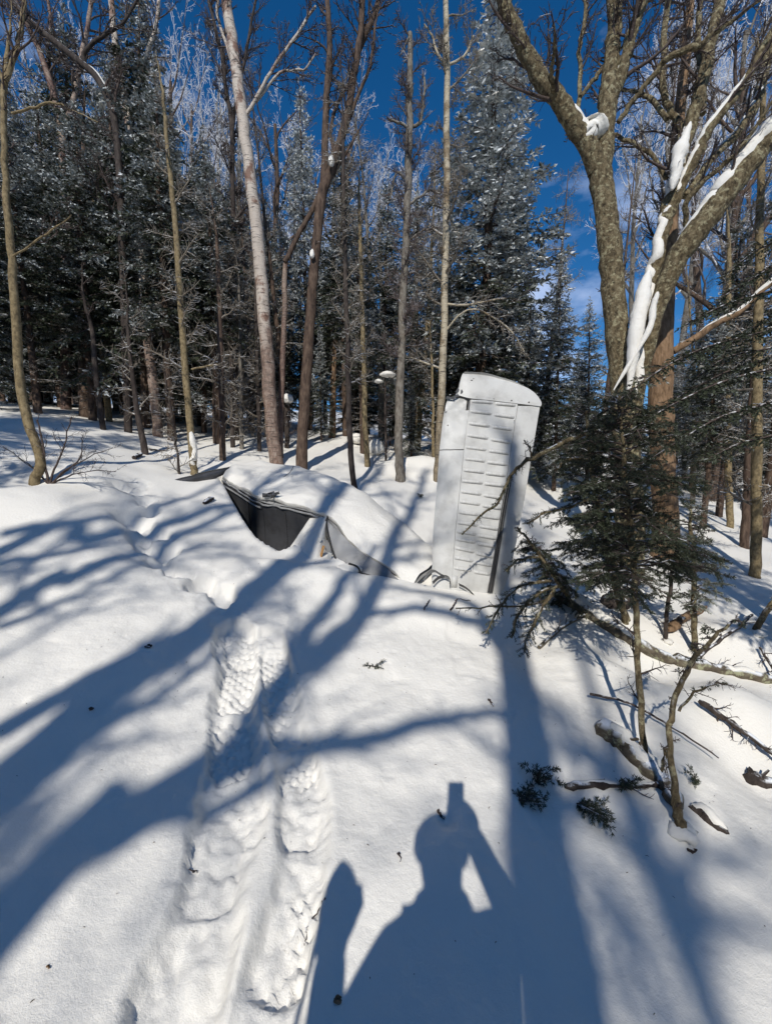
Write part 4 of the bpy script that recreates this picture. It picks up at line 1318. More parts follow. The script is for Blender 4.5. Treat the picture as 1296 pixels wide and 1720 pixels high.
BACK = [
    (3.1, -6.8, 8.2, 'high', .9, 'spruce behind the viewpoint to the right, shading the low ground'),
    (3.4, -9.2, 9.4, 'thin', .9, 'thin spruce behind the viewpoint, its shade broken over the fallen logs'),
    (.35, -5.3, 5.8, 'thin', .9, 'short thin spruce behind the viewpoint, shading the lower right corner'),
    (-5.4, -6.5, 9.0, 'high', .9, 'spruce behind the viewpoint to the left, shading the left slope'),
    (-3.4, -9.5, 10.5, 'thin', 1.0, 'tall thin spruce far behind the viewpoint to the left'),
    (5.6, -5.0, 7.5, 'full', .9, 'full spruce behind the viewpoint, far to the right'),
    (-7.8, -3.4, 9.0, 'full', .9, 'full spruce behind the viewpoint, far to the left'),
    (0.2, -11.5, 11.5, 'thin', 1.0, 'tall thin spruce straight behind the viewpoint'),
    (-6.0, 0.6, 8.5, 'high', .9, 'spruce outside the left picture edge, level with the viewpoint'),
    (5.2, 0.8, 6.0, 'thin', .9, 'thin spruce outside the right picture edge, level with the viewpoint'),
    (-8.6, 1.8, 9.5, 'full', .9, 'full spruce well outside the left picture edge'),
    (-10.5, -1.0, 10.0, 'full', 1.0, 'broad spruce farthest out on the left'),
    (7.4, -2.0, 8.0, 'full', .9, 'broad spruce farthest out on the right'),
    (4.3, -3.2, 6.5, 'thin', .9, 'thin spruce behind the viewpoint on the near right'),
    (7.0, 2.6, 7.5, 'high', .9, 'spruce outside the right picture edge beside the low ground')]
BACK += [  # the close pair is added out of sight to block overhead sky
    (3.1, -.4, 8.5, 'high', .8, 'added sky-blocking spruce close on the right of the viewpoint, out of frame'),
    (-5.0, .1, 8.0, 'thin', .8, 'added sky-blocking spruce close on the left of the viewpoint, out of frame'),
    (-4.3, -.7, 5.4, 'full', .9, 'short full spruce just left of the viewpoint, out of frame'),
    (-5.7, 1.0, 6.2, 'full', .85, 'middle-sized full spruce left of the viewpoint, out of frame')]
for k, (x, y, h, lb) in enumerate([(-2.62, -8.4, 11, 'bare tree behind the viewpoint, second row, leaning over the trail'), (1.6, -9.4, 12, 'bare tree behind the viewpoint, second row, right of the trail'),
                                   (3.9, -7.6, 10, 'bare tree behind the viewpoint, second row, over the fallen logs'), (-3.7, -7.8, 11, 'bare tree behind the viewpoint, second row, over the left slope'),
                                   (-6.4, -8.4, 11, 'bare tree behind the viewpoint, second row, far left'), (.1, -12.5, 13, 'bare tree behind the viewpoint, third row')]):
    place_proto(PROTO['hw_dark'], 'bare_tree', lb, 'tree', (x, y, gz(x, y)), h, k * 1.3, None, .95)
_b = np.random.default_rng(99)
for k in range(30):  # ring added out of sight to block low sky and dim its fill
    a = -3.35 + 3.56 * k / 29 + _b.normal(0, .03)
    d = _b.uniform(12.5, 16)
    BACK.append((d * math.cos(a), d * math.sin(a), _b.uniform(7.5, 9.2), ('full', 'droop', 'full')[k % 3], 1.25, ['first', 'second', 'third', 'fourth', 'fifth', 'sixth', 'seventh', 'eighth', 'ninth', 'tenth', 'eleventh', 'twelfth', 'thirteenth', 'fourteenth', 'fifteenth', 'sixteenth', 'seventeenth', 'eighteenth', 'nineteenth', 'twentieth', 'twenty-first', 'twenty-second', 'twenty-third', 'twenty-fourth', 'twenty-fifth', 'twenty-sixth', 'twenty-seventh', 'twenty-eighth', 'twenty-ninth', 'last'][k] + ' spruce of the added ring far behind the viewpoint, unseen, blocking low sky'))
for k, (x, y, h, pr, wd, lb) in enumerate(BACK):
    place_proto(PROTO[pr], 'spruce_tree', lb, 'tree', (x, y, gz(x, y) - .05), h, k * 2.1, 'added ring of spruces behind the viewpoint' if 'ring' in lb else None, wd)

# ------------------------------------------------------------------ the aircraft wreck
def paint_mat(name, col, rough=.45, metal=0.0, dirt=(.35, .33, .30), amt=.5, bdist=.002):
    m, nt, b = new_mat(name)
    k = ramp(nt, noise(nt, 6, 6, .65), [(.45, g3(0)), (.75, g3(amt))])
    k2 = ramp(nt, noise(nt, 2.2, 3, .5, stretch=(1, 1, .15)), [(.45, g3(0)), (.7, g3(amt * .6))])
    c = mix(nt, k, col, dirt)
    c = mix(nt, k2, c, tuple(q * .8 for q in dirt))
    nt.links.new(c, b.inputs['Base Color'])
    b.inputs['Roughness'].default_value = rough
    b.inputs['Metallic'].default_value = metal
    bump(nt, b, noise(nt, 5, 4), .25, bdist * 6)
    return m
M['paint_white'] = paint_mat('weathered_white_paint', (.62, .615, .59), .5, 0, (.30, .29, .265), .6)
M['paint_grey'] = paint_mat('weathered_grey_paint', (.30, .30, .30), .5, 0, (.10, .095, .09), .8)
M['alloy_dark'] = paint_mat('bare_dark_alloy', (.10, .10, .105), .45, .5, (.05, .045, .04), .8)
M['rust'] = paint_mat('rusty_orange', (.42, .22, .07), .7, 0, (.15, .08, .04), .6)
M['rubber'] = paint_mat('dark_rubber', (.03, .03, .03), .7, 0, (.08, .07, .06), .3)

def refine(g, per=4):
    a = np.stack([smooth_path(row, per) for row in np.asarray(g, float)])
    return np.stack([smooth_path(a[:, j], per) for j in range(a.shape[1])], 1)

ROOF = [  # stations from the far left end to the near right end: near edge, shoulder, ridge, back
    [(374, 800, 5.10), (384, 788, 5.20), (405, 780, 5.45), (435, 777, 5.85), (450, 790, 6.2)],
    [(404, 818, 4.82), (422, 806, 4.92), (452, 794, 5.15), (492, 787, 5.5), (510, 802, 5.9)],
    [(440, 838, 4.55), (465, 824, 4.66), (500, 810, 4.88), (545, 800, 5.2), (565, 818, 5.6)],
    [(503, 850, 4.32), (530, 840, 4.42), (560, 832, 4.6), (596, 824, 4.9), (620, 842, 5.3)],
    [(550, 868, 4.12), (578, 862, 4.22), (608, 856, 4.4), (642, 858, 4.65), (666, 874, 5.0)],
    [(592, 916, 3.92), (622, 900, 4.02), (652, 892, 4.18), (686, 894, 4.38), (706, 908, 4.7)],
    [(640, 950, 3.76), (668, 932, 3.86), (692, 920, 3.98), (716, 920, 4.12), (732, 932, 4.4)],
    [(690, 985, 3.60), (705, 968, 3.68), (722, 955, 3.78), (742, 950, 3.95), (756, 958, 4.15)]]
RG = np.array([[P(*q) for q in row] for row in ROOF])
wreck_c = RG.reshape(-1, 3).mean(0)
wreck_c[2] = gz(wreck_c[0], wreck_c[1])
wreck = thing('aircraft_fuselage', 'crumpled grey aircraft fuselage lying half buried under a snow blanket', 'aircraft wreck', wreck_c)
rs = np.random.default_rng(5)
g = refine(RG, 6)
lum = fbm(g[..., 0] * 4, g[..., 1] * 4, 5, 3)
top = g.copy(); top[..., 2] += .02 + .05 * lum + .02 * fbm(g[..., 0] * 13, g[..., 1] * 13, 6, 3)
mb = MB()
mb.grid(top - wreck_c)
# the snow's thickness along its near edge and its back
edge = top[:, 0]
lip = np.stack([edge, edge + np.array([0, .01, -.035]) + rs.normal(0, .004, edge.shape), edge + np.array([.03, .06, -.05])], 1)
mb.grid(lip - wreck_c, flip=True)
bk = np.stack([top[:, -1], top[:, -1] + np.array([0, .1, -.5])], 1)
mb.grid(bk - wreck_c)
le = np.stack([top[0], top[0] + np.array([-.01, 0, -.05]), top[0] + np.array([.04, 0, -.08])], 1)
mb.grid(le - wreck_c)
mb.build('snow_blanket', M['snow'], wreck)
# roof skin just under the snow
sk = MB(); r2 = g.copy(); r2[..., 2] -= .035
sk.grid(r2 - wreck_c)
sk.build('roof_skin', M['paint_grey'], wreck, smooth=True)
# side wall, split into sheet panels between its frames
def wall_pt(s, f):
    """s along the roof edge 0..1, f down the wall 0..1"""
    e = along(g[:, 0], s)
    dn = np.array([-.02, .09 * math.sin(f * 2.4) + .03, 0]) + np.array([0, 0, -(.045 + .62 * f)])
    return e + dn
sp = [0.0, .10, .205, .31, .42, .52, .60]
for k in range(len(sp) - 1):
    a, b = sp[k] + .0008, sp[k + 1] - .0008
    gg = np.array([[wall_pt(s, f) + np.array([0, .015 * float(fbm(np.array([s * 9.]), np.array([f * 3.]), 19, 2)[0]), 0]) for f in np.linspace(.0, 1, 9)] for s in np.linspace(a, b, 7)])
    bx = MB(); bx.grid(gg - wreck_c)
    bx.grid(gg + np.array([0, .012, 0]) - wreck_c, flip=True)
    bx.build('side_panel', M['alloy_dark'], wreck)
for k, s in enumerate(sp[2:3]):
    bx = MB(); q = np.array([wall_pt(s, f) + np.array([0, -.012, 0]) for f in np.linspace(0, 1, 9)])
    bx.tube(q - wreck_c, .011, 6); bx.build('frame', M['alloy_dark'], wreck)
bx = MB(); q = np.array([wall_pt(s, .10) + np.array([0, -.02, 0]) for s in np.linspace(0, .3, 14)])
bx.tube(q - wreck_c, .012, 6); bx.build('window_rail', M['paint_grey'], wreck)
bx = MB(); q = np.array([wall_pt(s, .02) + np.array([0, -.012, 0]) + rs.normal(0, .006, 3) for s in np.linspace(0, .58, 28)])
bx.tube(q - wreck_c, .012, 6); bx.build('gutter', M['paint_grey'], wreck)
# crumpled plates at the roof edge
for (u, v, t, sx, sz, a) in [(450, 832, 4.46, .09, .04, .4), (462, 835, 4.42, .06, .035, .9)]:
    c = P(u, v, t)
    cr = MB()
    gg = np.array([[c + np.array([sx * (i - 1.5) * .5, .02 * ((i + j) % 2), sz * (j - 1) * .6 + .02 * i * a]) + rs.normal(0, .008, 3) for j in range(3)] for i in range(4)])
    cr.grid(gg - wreck_c); cr.grid(gg + np.array([0, .006, 0]) - wreck_c, flip=True)
    cr.build('crumpled_plate', M['alloy_dark'], wreck, smooth=False)
# drift of snow blown against the side: a wedge from the roof edge to the ground
D = [[(534, 855, 4.36), (509, 886, 4.26), (485, 921, 4.10), (472, 946, 3.97)],
     [(545, 849, 4.33), (524, 884, 4.15), (502, 922, 3.95), (490, 958, 3.8)],
     [(555, 849, 4.27), (540, 886, 4.04), (521, 930, 3.83), (509, 968, 3.7)],
     [(556, 856, 4.24), (543, 892, 4.0), (530, 938, 3.78), (522, 972, 3.66)],
     [(552, 874, 4.2), (548, 905, 4.04), (546, 945, 3.86), (545, 972, 3.7)]]
dg = refine([[P(*q) for q in row] for row in D], 5)
dg[..., 2] += .02 * fbm(dg[..., 0] * 6, dg[..., 1] * 6, 8, 3)
dr = MB(); dr.grid(dg - wreck_c, flip=False)
sk0 = np.stack([dg[0], dg[0] + np.array([.10, .12, -.25])], 1); dr.grid(sk0 - wreck_c)
sk1 = np.stack([dg[-1], dg[-1] + np.array([.02, .12, -.2])], 1); dr.grid(sk1 - wreck_c)
dr.build('snow_drift', M['snow'], wreck)
# second, open section: curved grey skin and the ring frame at its torn mouth
S = [[(549, 874, 4.10), (552, 893, 4.02), (558, 918, 3.94), (566, 946, 3.86)],
     [(570, 894, 3.99), (572, 910, 3.94), (578, 932, 3.86), (586, 955, 3.79)],
     [(594, 918, 3.90), (596, 930, 3.85), (602, 946, 3.79), (612, 963, 3.73)],
     [(622, 938, 3.80), (624, 946, 3.77), (632, 958, 3.72), (642, 970, 3.67)],
     [(652, 955, 3.72), (655, 960, 3.70), (662, 968, 3.66), (672, 976, 3.62)]]
sg = refine([[P(*q) for q in row] for row in S], 5)
ss = MB(); ss.grid(sg - wreck_c); ss.grid(sg + np.array([0, .012, 0]) - wreck_c, flip=True)
ss.build('torn_skin', M['paint_grey'], wreck)
rf = MB(); rf.tube(smooth_path([P(551, 866, 4.13), P(547, 880, 4.08), P(552, 905, 3.98), P(560, 930, 3.9), P(567, 948, 3.84)], 5) - wreck_c, .011, 7)
rf.build('ring_frame', M['rubber'], wreck)
for (u, v, t, sx, sz, mt, rz) in [(541, 926, 3.84, .022, .11, 'rust', .25), (549, 918, 3.88, .05, .12, 'paint_grey', -.3), (536, 908, 3.9, .03, .06, 'paint_white', .5), (553, 936, 3.84, .04, .09, 'paint_white', .15)]:
    R = np.array(Matrix.Rotation(rz, 3, 'Y'))
    sc = MB(); sc.box(P(u, v, t) - wreck_c, (sx, .012, sz), R); sc.build('torn_strip', M[mt], wreck, smooth=False)
lc = MB(); lc.tube(smooth_path([P(478, 808, 4.85), P(488, 800, 4.9), P(494, 790, 5.0)], 4) + np.array([0, -.03, .05]) - wreck_c, .004, 5)
lc.build('cable', M['rubber'], wreck)

# scrap in front of the torn mouth
sc_c = P(598, 962, 3.66)
scrap = thing('metal_scrap', 'small dark metal scrap with a snow cap in front of the torn fuselage', 'wreckage', (sc_c[0], sc_c[1], gz(sc_c[0], sc_c[1])))
o3 = np.array(scrap.location)
q = MB(); pts = smooth_path([P(586, 946, 3.68), P(600, 952, 3.66), P(607, 966, 3.63), P(608, 980, 3.60)], 4)
gg = np.stack([pts, pts + np.array([-.03, .02, -.07]), pts + np.array([-.06, .05, -.12])], 1)
q.grid(gg - o3); q.grid(gg + np.array([-.005, .01, 0]) - o3, flip=True); q.build('plate', M['alloy_dark'], scrap)
q = MB(); q.tube(pts - o3, .008, 6); q.build('rim', M['rubber'], scrap)
q = MB(); q.blob(P(585, 957, 3.72) - o3, (.13, .12, .055), rs, 14, 8, .05, .6); q.build('snow', M['snow'], scrap)

# wing tip lying left of the fuselage
wt_c = P(330, 812, 5.0); wt_c[2] = gz(wt_c[0], wt_c[1])
wing = thing('wing_piece', 'long dark curved wing piece lying left of the buried fuselage', 'wreckage', wt_c)
cl = smooth_path([P(262, 824, 4.75), P(300, 814, 4.85), P(340, 806, 5.0), P(372, 796, 5.15), P(396, 786, 5.3)], 5)
q = MB(); rows = []
n = len(cl)
for i, c in enumerate(cl):
    f = i / (n - 1)
    w = .10 * math.sin(math.pi * min(1, .12 + f * .85)) + .015
    prof = [(-1, -.25), (-.9, .25), (-.3, .62), (.4, .55), (1, .1), (.5, -.15), (-.3, -.3)]
    rows.append([c + np.array([.25 * w * a, w * a * .6, w * b * 1.1]) for a, b in prof])
q.grid(np.array(rows) - wt_c, closed=True, flip=True); q.build('skin', M['alloy_dark'], wing)
q = MB(); q.grid(np.array([[r[2] + np.array([0, 0, .012]), r[3] + np.array([0, 0, .022]), r[4] + np.array([0, 0, .012])] for r in rows[8:]]) - wt_c); q.build('snow', M['snow'], wing)

# ------------------------------------------------------------------ the upright tail panel
TP = 3.6
def pz(x, y, dt=0.0):
    """panel detail zoom coordinates -> world (the panel leans slightly back)"""
    u, v = 660 + x / 4.097, 600 + y / 4.095
    return P(u, v, TP + dt + (985 - v) * .00035)
bs = hit(780, 990)
panel = thing('tail_panel', 'white ribbed aircraft tail panel standing upright in the snow', 'aircraft wreck', (P(780, 985, TP)[0], P(780, 985, TP)[1], bs[2]))
pc = np.array(panel.location)
LE = [(262, 1640), (268, 1430), (275, 1200), (300, 900), (320, 620), (340, 440), (358, 335)]
RE = [(745, 1640), (800, 1480), (850, 1250), (900, 980), (950, 680), (985, 470), (1008, 338)]
def edge_at(E, y):
    e = sorted(E, key=lambda q: q[1])
    return float(np.interp(y, [q[1] for q in e], [q[0] for q in e]))
ys = np.linspace(1640, 335, 40)
dent = np.random.default_rng(3)
def skin(f0, f1, ylo, yhi, off=0.0, nx=14, ny=40, dents=.006):
    """part of the airfoil skin, f = 0 left edge (rounded nose) .. 1 right edge"""
    fr, bkk = [], []
    for y in np.linspace(ylo, yhi, ny):
        l, r = edge_at(LE, y), edge_at(RE, y)
        rowf, rowb = [], []
        for f in np.linspace(f0, f1, nx):
            x = l + (r - l) * f
            th = .055 * (math.sqrt(max(0, 1 - ((.30 - f) / .30) ** 2)) if f < .30 else 1 - .85 * ((f - .30) / .70) ** 1.3)
            d = dents * float(fbm(np.array([f * 5.]), np.array([y * .006]), 91, 3)[0]) * min(1, f * 8)
            rowf.append(pz(x, y) + np.array([0, -th - off + d, 0]))
            rowb.append(pz(x, y) + np.array([0, th + .004, 0]))
        fr.append(rowf); bkk.append(rowb)
    return np.array(fr), np.array(bkk)
def two_sided(name, f0, f1, ylo, yhi, mat='paint_white', nx=14, ny=40, dents=.006):
    a, b = skin(f0, f1, ylo, yhi, 0, nx, ny, dents)
    m_ = MB(); m_.grid(a - pc); m_.grid(b - pc, flip=True)
    for (i0, i1) in ((0, 0), (-1, -1)):
        m_.grid(np.stack([a[i0], b[i0]], 0) - pc)
        m_.grid(np.stack([a[:, i0], b[:, i0]], 1) - pc, flip=(i0 == 0))
    return m_.build(name, M[mat], panel)
def fx(x, y):
    l, r = edge_at(LE, y), edge_at(RE, y)
    return (x - l) / (r - l)
two_sided('nose_skin', 0, .247, 642, 1640, nx=14, ny=30, dents=.022)
two_sided('nose_skin', 0, .247, 372, 636, nx=12, ny=16, dents=.035)
ribbed = two_sided('ribbed_skin', .251, .756, 300, 1640, nx=16)
two_sided('trailing_skin', .761, 1.0, 338, 1640, nx=8)
# torn upper left corner
tc_ = MB()
T_ = [[(357, 372), (400, 374), (450, 376), (500, 376)], [(362, 330), (405, 320), (455, 318), (505, 322)], [(375, 288), (420, 280), (470, 284), (508, 292)]]
tg = refine([[pz(x, y, -.035 + .02 * ((i + j) % 2)) for j, (x, y) in enumerate(r)] for i, r in enumerate(T_)], 3)
tc_.grid(tg - pc, flip=True); tc_.grid(tg + np.array([0, .008, 0]) - pc); torn = tc_.build('torn_corner', M['paint_white'], panel)
for (x, y, sx, sy, a) in [(395, 280, 60, 14, .2), (432, 268, 40, 16, -.5), (470, 236, 10, 26, .1), (442, 228, 14, 30, .5)]:
    m_ = MB(); w_ = sx / 4.097 * TP / F_PX; h_ = sy / 4.097 * TP / F_PX
    m_.box(pz(x, y, -.05) - pc, (w_, .006, h_), np.array(Matrix.Rotation(a, 3, 'Y'))); m_.build('torn_edge', M['alloy_dark'], torn, smooth=False)
# tip cap
C_ = [[(430, 262), (520, 290), (640, 302), (760, 314), (880, 326), (1010, 340)],
      [(448, 215), (520, 235), (640, 252), (760, 270), (880, 290), (1016, 318)],
      [(460, 160), (530, 178), (640, 196), (750, 216), (870, 246), (1000, 284)],
      [(472, 122), (540, 134), (640, 146), (740, 168), (850, 200), (968, 246)],
      [(486, 108), (550, 110), (630, 116), (725, 140), (830, 170), (930, 215)]]
cg = []
for i, row in enumerate(C_):
    f = i / (len(C_) - 1)
    cg.append([pz(x, y) + np.array([0, -(.058 * math.sqrt(max(.02, 1 - f ** 2.2))) * (1 - .7 * max(0, (x - 620) / 400)) * (.6 + .4 * min(1, (x - 420) / 100)), 0]) for (x, y) in row])
cg = refine(cg, 5)
bkg = cg.copy(); bkg[..., 1] = 2 * pz(700, 250)[1] - cg[..., 1] + .004
m_ = MB(); m_.grid(cg - pc, flip=False); m_.grid(bkg - pc, flip=True)
m_.grid(np.stack([cg[-1], bkg[-1]], 0) - pc); m_.grid(np.stack([cg[:, 0], bkg[:, 0]], 1) - pc); m_.grid(np.stack([cg[:, -1], bkg[:, -1]], 1) - pc)
tip_cap = m_.build('tip_cap', M['paint_white'], panel)
for (x, y) in [(574, 276), (690, 288), (813, 298), (932, 310)]:
    m_ = MB(); c = pz(x, y, -.053 + max(0, (x - 620) / 400) * .035)
    m_.tube(np.array([c + np.array([0, .01, 0]), c + np.array([0, -.006, 0])]) - pc, .0065, 8); m_.build('screw', M['rubber'], tip_cap)
for (x, y, rx, rz) in [(540, 160, .012, .008), (527, 178, .008, .010), (552, 148, .006, .006), (475, 238, .008, .012), (376, 468, .006, .006), (455, 462, .005, .005), (833, 438, .004, .006)]:
    m_ = MB(); m_.blob(pz(x, y, -.048 if x > 460 else -.03) - pc, (rx, .004, rz), dent, 8, 5, .2); m_.build('chipped_patch', M['rubber'], panel)
# pressed ribs, two to a row, as a control surface has
bead = MB()
bg = []
for xx in np.linspace(-1, 1, 9):
    k = math.sqrt(max(0, 1 - abs(xx) ** 6))
    bg.append([np.array([xx, -.016 * k * math.cos(a), .015 * math.sin(a)]) for a in np.linspace(-1.5, 1.5, 7)])
bead.grid(np.array(bg))
bead_me = bead.mesh('rib', [M['paint_white']])
yr = [(310, 335), (378, 418), (460, 502), (540, 590), (622, 664), (700, 740), (776, 815), (850, 884), (922, 968), (990, 1040), (1062, 1108), (1132, 1180), (1192, 1244), (1244, 1300), (1304, 1372), (1370, 1430), (1440, 1490)]
for (yl, yr_) in yr:
    l, r = edge_at(LE, yl), edge_at(RE, yl)
    xl, xr = l + (r - l) * .262, l + (r - l) * .735
    c = (np.array([xl, xr]).mean())
    f = .5
    for (x0, x1, y0, y1) in ((xl, c - (xr - xl) * .01, yl, yl + (yr_ - yl) * .42), (c + (xr - xl) * .03, xr, yl + (yr_ - yl) * .55, yr_)):
        o = bpy.data.objects.new('rib', bead_me); COL.objects.link(o); o.parent = ribbed
        def sp_(x, y):
            ff = fx(x, y)
            th = .055 * (1 - .85 * max(0, (ff - .30) / .70) ** 1.3) if ff > .3 else .055 * math.sqrt(max(0, 1 - ((.3 - ff) / .3) ** 2))
            return pz(x, y) + np.array([0, -th, 0])
        a, b = sp_(x0, y0), sp_(x1, y1)
        mid = (a + b) / 2; d = b - a; L_ = np.linalg.norm(d)
        X = d / L_; Y = nrm(np.array([0, 1., 0]) - X * X[1]); Z = np.cross(X, Y)
        o.matrix_local = Matrix(((X[0] * L_ / 2, Y[0], Z[0], mid[0] - pc[0]), (X[1] * L_ / 2, Y[1], Z[1], mid[1] - pc[1]), (X[2] * L_ / 2, Y[2], Z[2], mid[2] - pc[2]), (0, 0, 0, 1)))
# dark hinge gap and rail down the right third
for dx, r_, mt in ((0, .010, 'rubber'), (14, .006, 'alloy_dark'), (-13, .005, 'alloy_dark')):
    m_ = MB()
    pts = np.array([pz(x + dx, y, -.034) for x, y in [(803, 820), (775, 960), (748, 1120), (722, 1290), (695, 1450), (665, 1620)]])
    m_.tube(smooth_path(pts, 4) - pc, np.linspace(r_ * .7, r_ * 1.3, 21), 6); m_.build('hinge_rail', M[mt], panel)
# bent scraps at its foot
for k, pts in enumerate([[(205, 1530), (240, 1480), (280, 1462), (330, 1490), (385, 1515)], [(270, 1545), (310, 1510), (360, 1500), (390, 1520), (388, 1560)], [(450, 1555), (500, 1580), (545, 1620), (585, 1670)]]):
    m_ = MB(); q = smooth_path(np.array([pz(x, y, -.12) for x, y in pts]), 4)
    gg = np.stack([q, q + np.array([.005, .01, -.012]), q + np.array([.01, .02, -.028])], 1)
    m_.grid(gg - pc); m_.grid(gg + np.array([0, .008, 0]) - pc, flip=True); m_.build('bent_scrap', M['alloy_dark' if k else 'paint_grey'], panel)
m_ = MB(); m_.box(pz(420, 1545, -.06) - pc, (.055, .012, .10), np.array(Matrix.Rotation(.05, 3, 'Y'))); m_.build('bracket', M['paint_white'], panel)

# ------------------------------------------------------------------ young firs, logs and sticks on the right
NEAR = dict(sl=.022, sw=.0044, tsp=.019, ssp=.0055, rows=4, droop=.25)

def fir(label, stem, t, t1, seed, s0, L, nb, bark='bark_lichen', frost=.25, extra=(), bare_n=10, name='young_fir', twl=.13, hang=.0, tuft=True):
    rng = np.random.default_rng(seed)
    b = hit(stem[0][0], stem[0][1]) if t is None else P(stem[0][0], stem[0][1], t)
    t0 = float((b - CAM) @ np.array([0, CP, -SP]))
    t1 = t0 if t1 is None else t1
    pts, rad = limb_px(stem, t0, t1)
    g = np.array([pts[0][0], pts[0][1], gz(pts[0][0], pts[0][1])])
    pts = np.vstack([np.array([pts[0][0], pts[0][1], min(pts[0][2], g[2]) - .15]), pts]); rad = np.concatenate([[rad[0] * 1.2], rad])
    pts, rad = smooth_limb(pts, rad, 4, rng, .004)
    r = thing(name, label, 'tree', g)
    a = MB(); a.tube(pts - g, rad, 9, 0, lump=.06, rng=rng); a.build('trunk', M[bark], r)
    co = MB()
    if rad[0] < .03: co.blob(np.array([.004, -.006, -.012]), (rad[0] * 1.5 + .014, rad[0] * 1.4 + .014, rad[0] * .7 + .016), rng, 16, 9, .3, .6); co.build('snow_collar', M['snow'], r)
    cr = MB(); tw = MB()
    for k in range(nb):
        s = s0 + (1 - s0) * (k + rng.uniform(0, .9)) / nb
        p = along(pts - g, s)
        az = rng.uniform(0, 6.283)
        ln = L * rng.uniform(.5, 1.15) * (1 - .55 * max(0, (s - s0) / (1 - s0)) ** 2)
        hd = np.array([math.cos(az), math.sin(az), rng.uniform(-.15, .45) - hang])
        path = np.array([p + hd * ln * q + UP * ln * (.08 * math.sin(3.1 * q) - .16 * q * q) for q in np.linspace(0, 1, 6)]) + np.vstack([np.zeros(3), rng.normal(0, .012, (5, 3))])
        fol_branch(cr, path, twl * (.5 + ln / L * .6), rng, frost=frost + rng.normal(0, .12), r0=.006, bare=rng.uniform(.05, .45), start=.25, **NEAR)
    ramify(tw, pts - g, rad, L * .6, 1, rng, bare_n, 0, up=-.02, ang=(.7, 1.4), start=.15, thin=1.0)
    for (spec, ta, tb, fol_s, fl) in extra:
        lp, lr = limb_px(spec, ta, tb)
        lp, lr = smooth_limb(lp, lr, 4, rng, .004)
        m_ = MB(); m_.tube(lp - g, lr, 6, 0, lump=.08, rng=rng); m_.build('branch', M[bark], r)
        if fl:
            fol_branch(cr, along(lp - g, np.linspace(fol_s, 1, 7)), fl, rng, frost=frost, r0=.004, bare=.1, start=.05, **NEAR)
        ramify(tw, lp - g, lr, .12, 1, rng, 7, 0, up=-.02, ang=(.6, 1.3), start=.2, thin=.9)
    if cr.n:
        cr.build('foliage', [M['needle_near'], M['twig']], r, smooth=False)
    o = tw.build('twigs', M['twig'], r); o['kind'] = 'stuff'
    return r

fir('young fir with thick dark foliage on a single lichen-spotted stem',
    [(1084, 1272, 13), (1074, 1180, 12), (1069, 1080, 12), (1065, 980, 13), (1061, 900, 13), (1052, 820, 11), (1044, 740, 8), (1040, 665, 5)], None, 2.35, 71, .48, .38, 84, frost=.15, bare_n=14, twl=.15)
fir('bushy dark young fir just right of the metal panel with one branch reaching across it',
    [(1052, 1040, 14), (1036, 1000, 13), (1020, 930, 12), (1004, 850, 11), (992, 770, 9), (984, 690, 6)], None, 2.9, 72, .24, .44, 92, frost=.1,
    extra=(([(1000, 722, 9), (955, 738, 9), (905, 765, 9), (880, 776, 8), (858, 800, 6), (838, 842, 5), (812, 862, 4), (775, 898, 3)], 2.9, 2.95, .35, .035),
           ([(892, 768, 4), (890, 752, 4), (884, 746, 3), (881, 740, 3)], 2.9, 2.9, 0, 0),
           ([(1004, 830, 8), (960, 850, 7), (915, 860, 6), (885, 880, 4)], 2.85, 2.8, .2, .12),
           ([(1010, 780, 8), (960, 770, 7), (930, 790, 5)], 2.9, 2.8, .2, .14)))
fir('low drooping fir bough hanging over the snow at the foot of the metal panel',
    [(962, 1012, 12), (935, 975, 11), (912, 940, 9), (890, 912, 6)], None, 2.75, 73, .10, .22, 44, frost=.12, bare_n=16, twl=.11, hang=.45,
    extra=(([(935, 985, 8), (900, 1000, 7), (872, 1030, 6), (858, 1072, 4)], 2.7, 2.62, .1, .10),
           ([(930, 990, 8), (905, 1030, 7), (885, 1070, 5), (878, 1100, 3)], 2.7, 2.55, .1, .10),
           ([(925, 975, 7), (870, 985, 6), (840, 1020, 5), (815, 1065, 3)], 2.72, 2.62, .15, .09),
           ([(915, 945, 6), (885, 905, 5), (868, 885, 3)], 2.75, 2.7, .1, .08),
           ([(905, 935, 6), (870, 940, 5), (850, 960, 3)], 2.75, 2.7, .1, .08),
           ([(930, 1000, 5), (890, 1015, 5), (820, 1020, 4), (765, 1022, 3)], 2.8, 2.9, 0, 0)))
fir('small pale frosted sapling with wispy foliage beyond the fallen log on the right',
    [(1166, 1098, 12), (1165, 1040, 11), (1164, 970, 10), (1162, 910, 8), (1158, 850, 5)], None, None, 74, .40, .24, 50, frost=.62, bare_n=18, twl=.08)
fir('forked lichen-covered sapling with snow-crusted foot in the right foreground',
    [(1142, 1392, 24), (1136, 1352, 17), (1130, 1300, 13), (1122, 1235, 11), (1133, 1180, 11), (1152, 1130, 10), (1185, 1085, 8), (1215, 1055, 6), (1240, 1040, 4)], None, 2.05, 75, .62, .10, 6, frost=.5, bare_n=16, twl=.04,
    extra=(([(1124, 1240, 7), (1112, 1280, 7), (1108, 1310, 6)], 1.95, 2.0, 0, 0),
           ([(1140, 1195, 6), (1165, 1165, 5), (1195, 1150, 4), (1220, 1148, 3)], 1.98, 2.0, .3, .03)))
fir('slim twisted stem leaning behind the fallen log on the right',
    [(1050, 1045, 13), (1040, 1000, 13), (1028, 950, 12), (1018, 900, 10), (1005, 860, 8)], None, 3.0, 76, .4, .22, 12, frost=.25, bare_n=12)
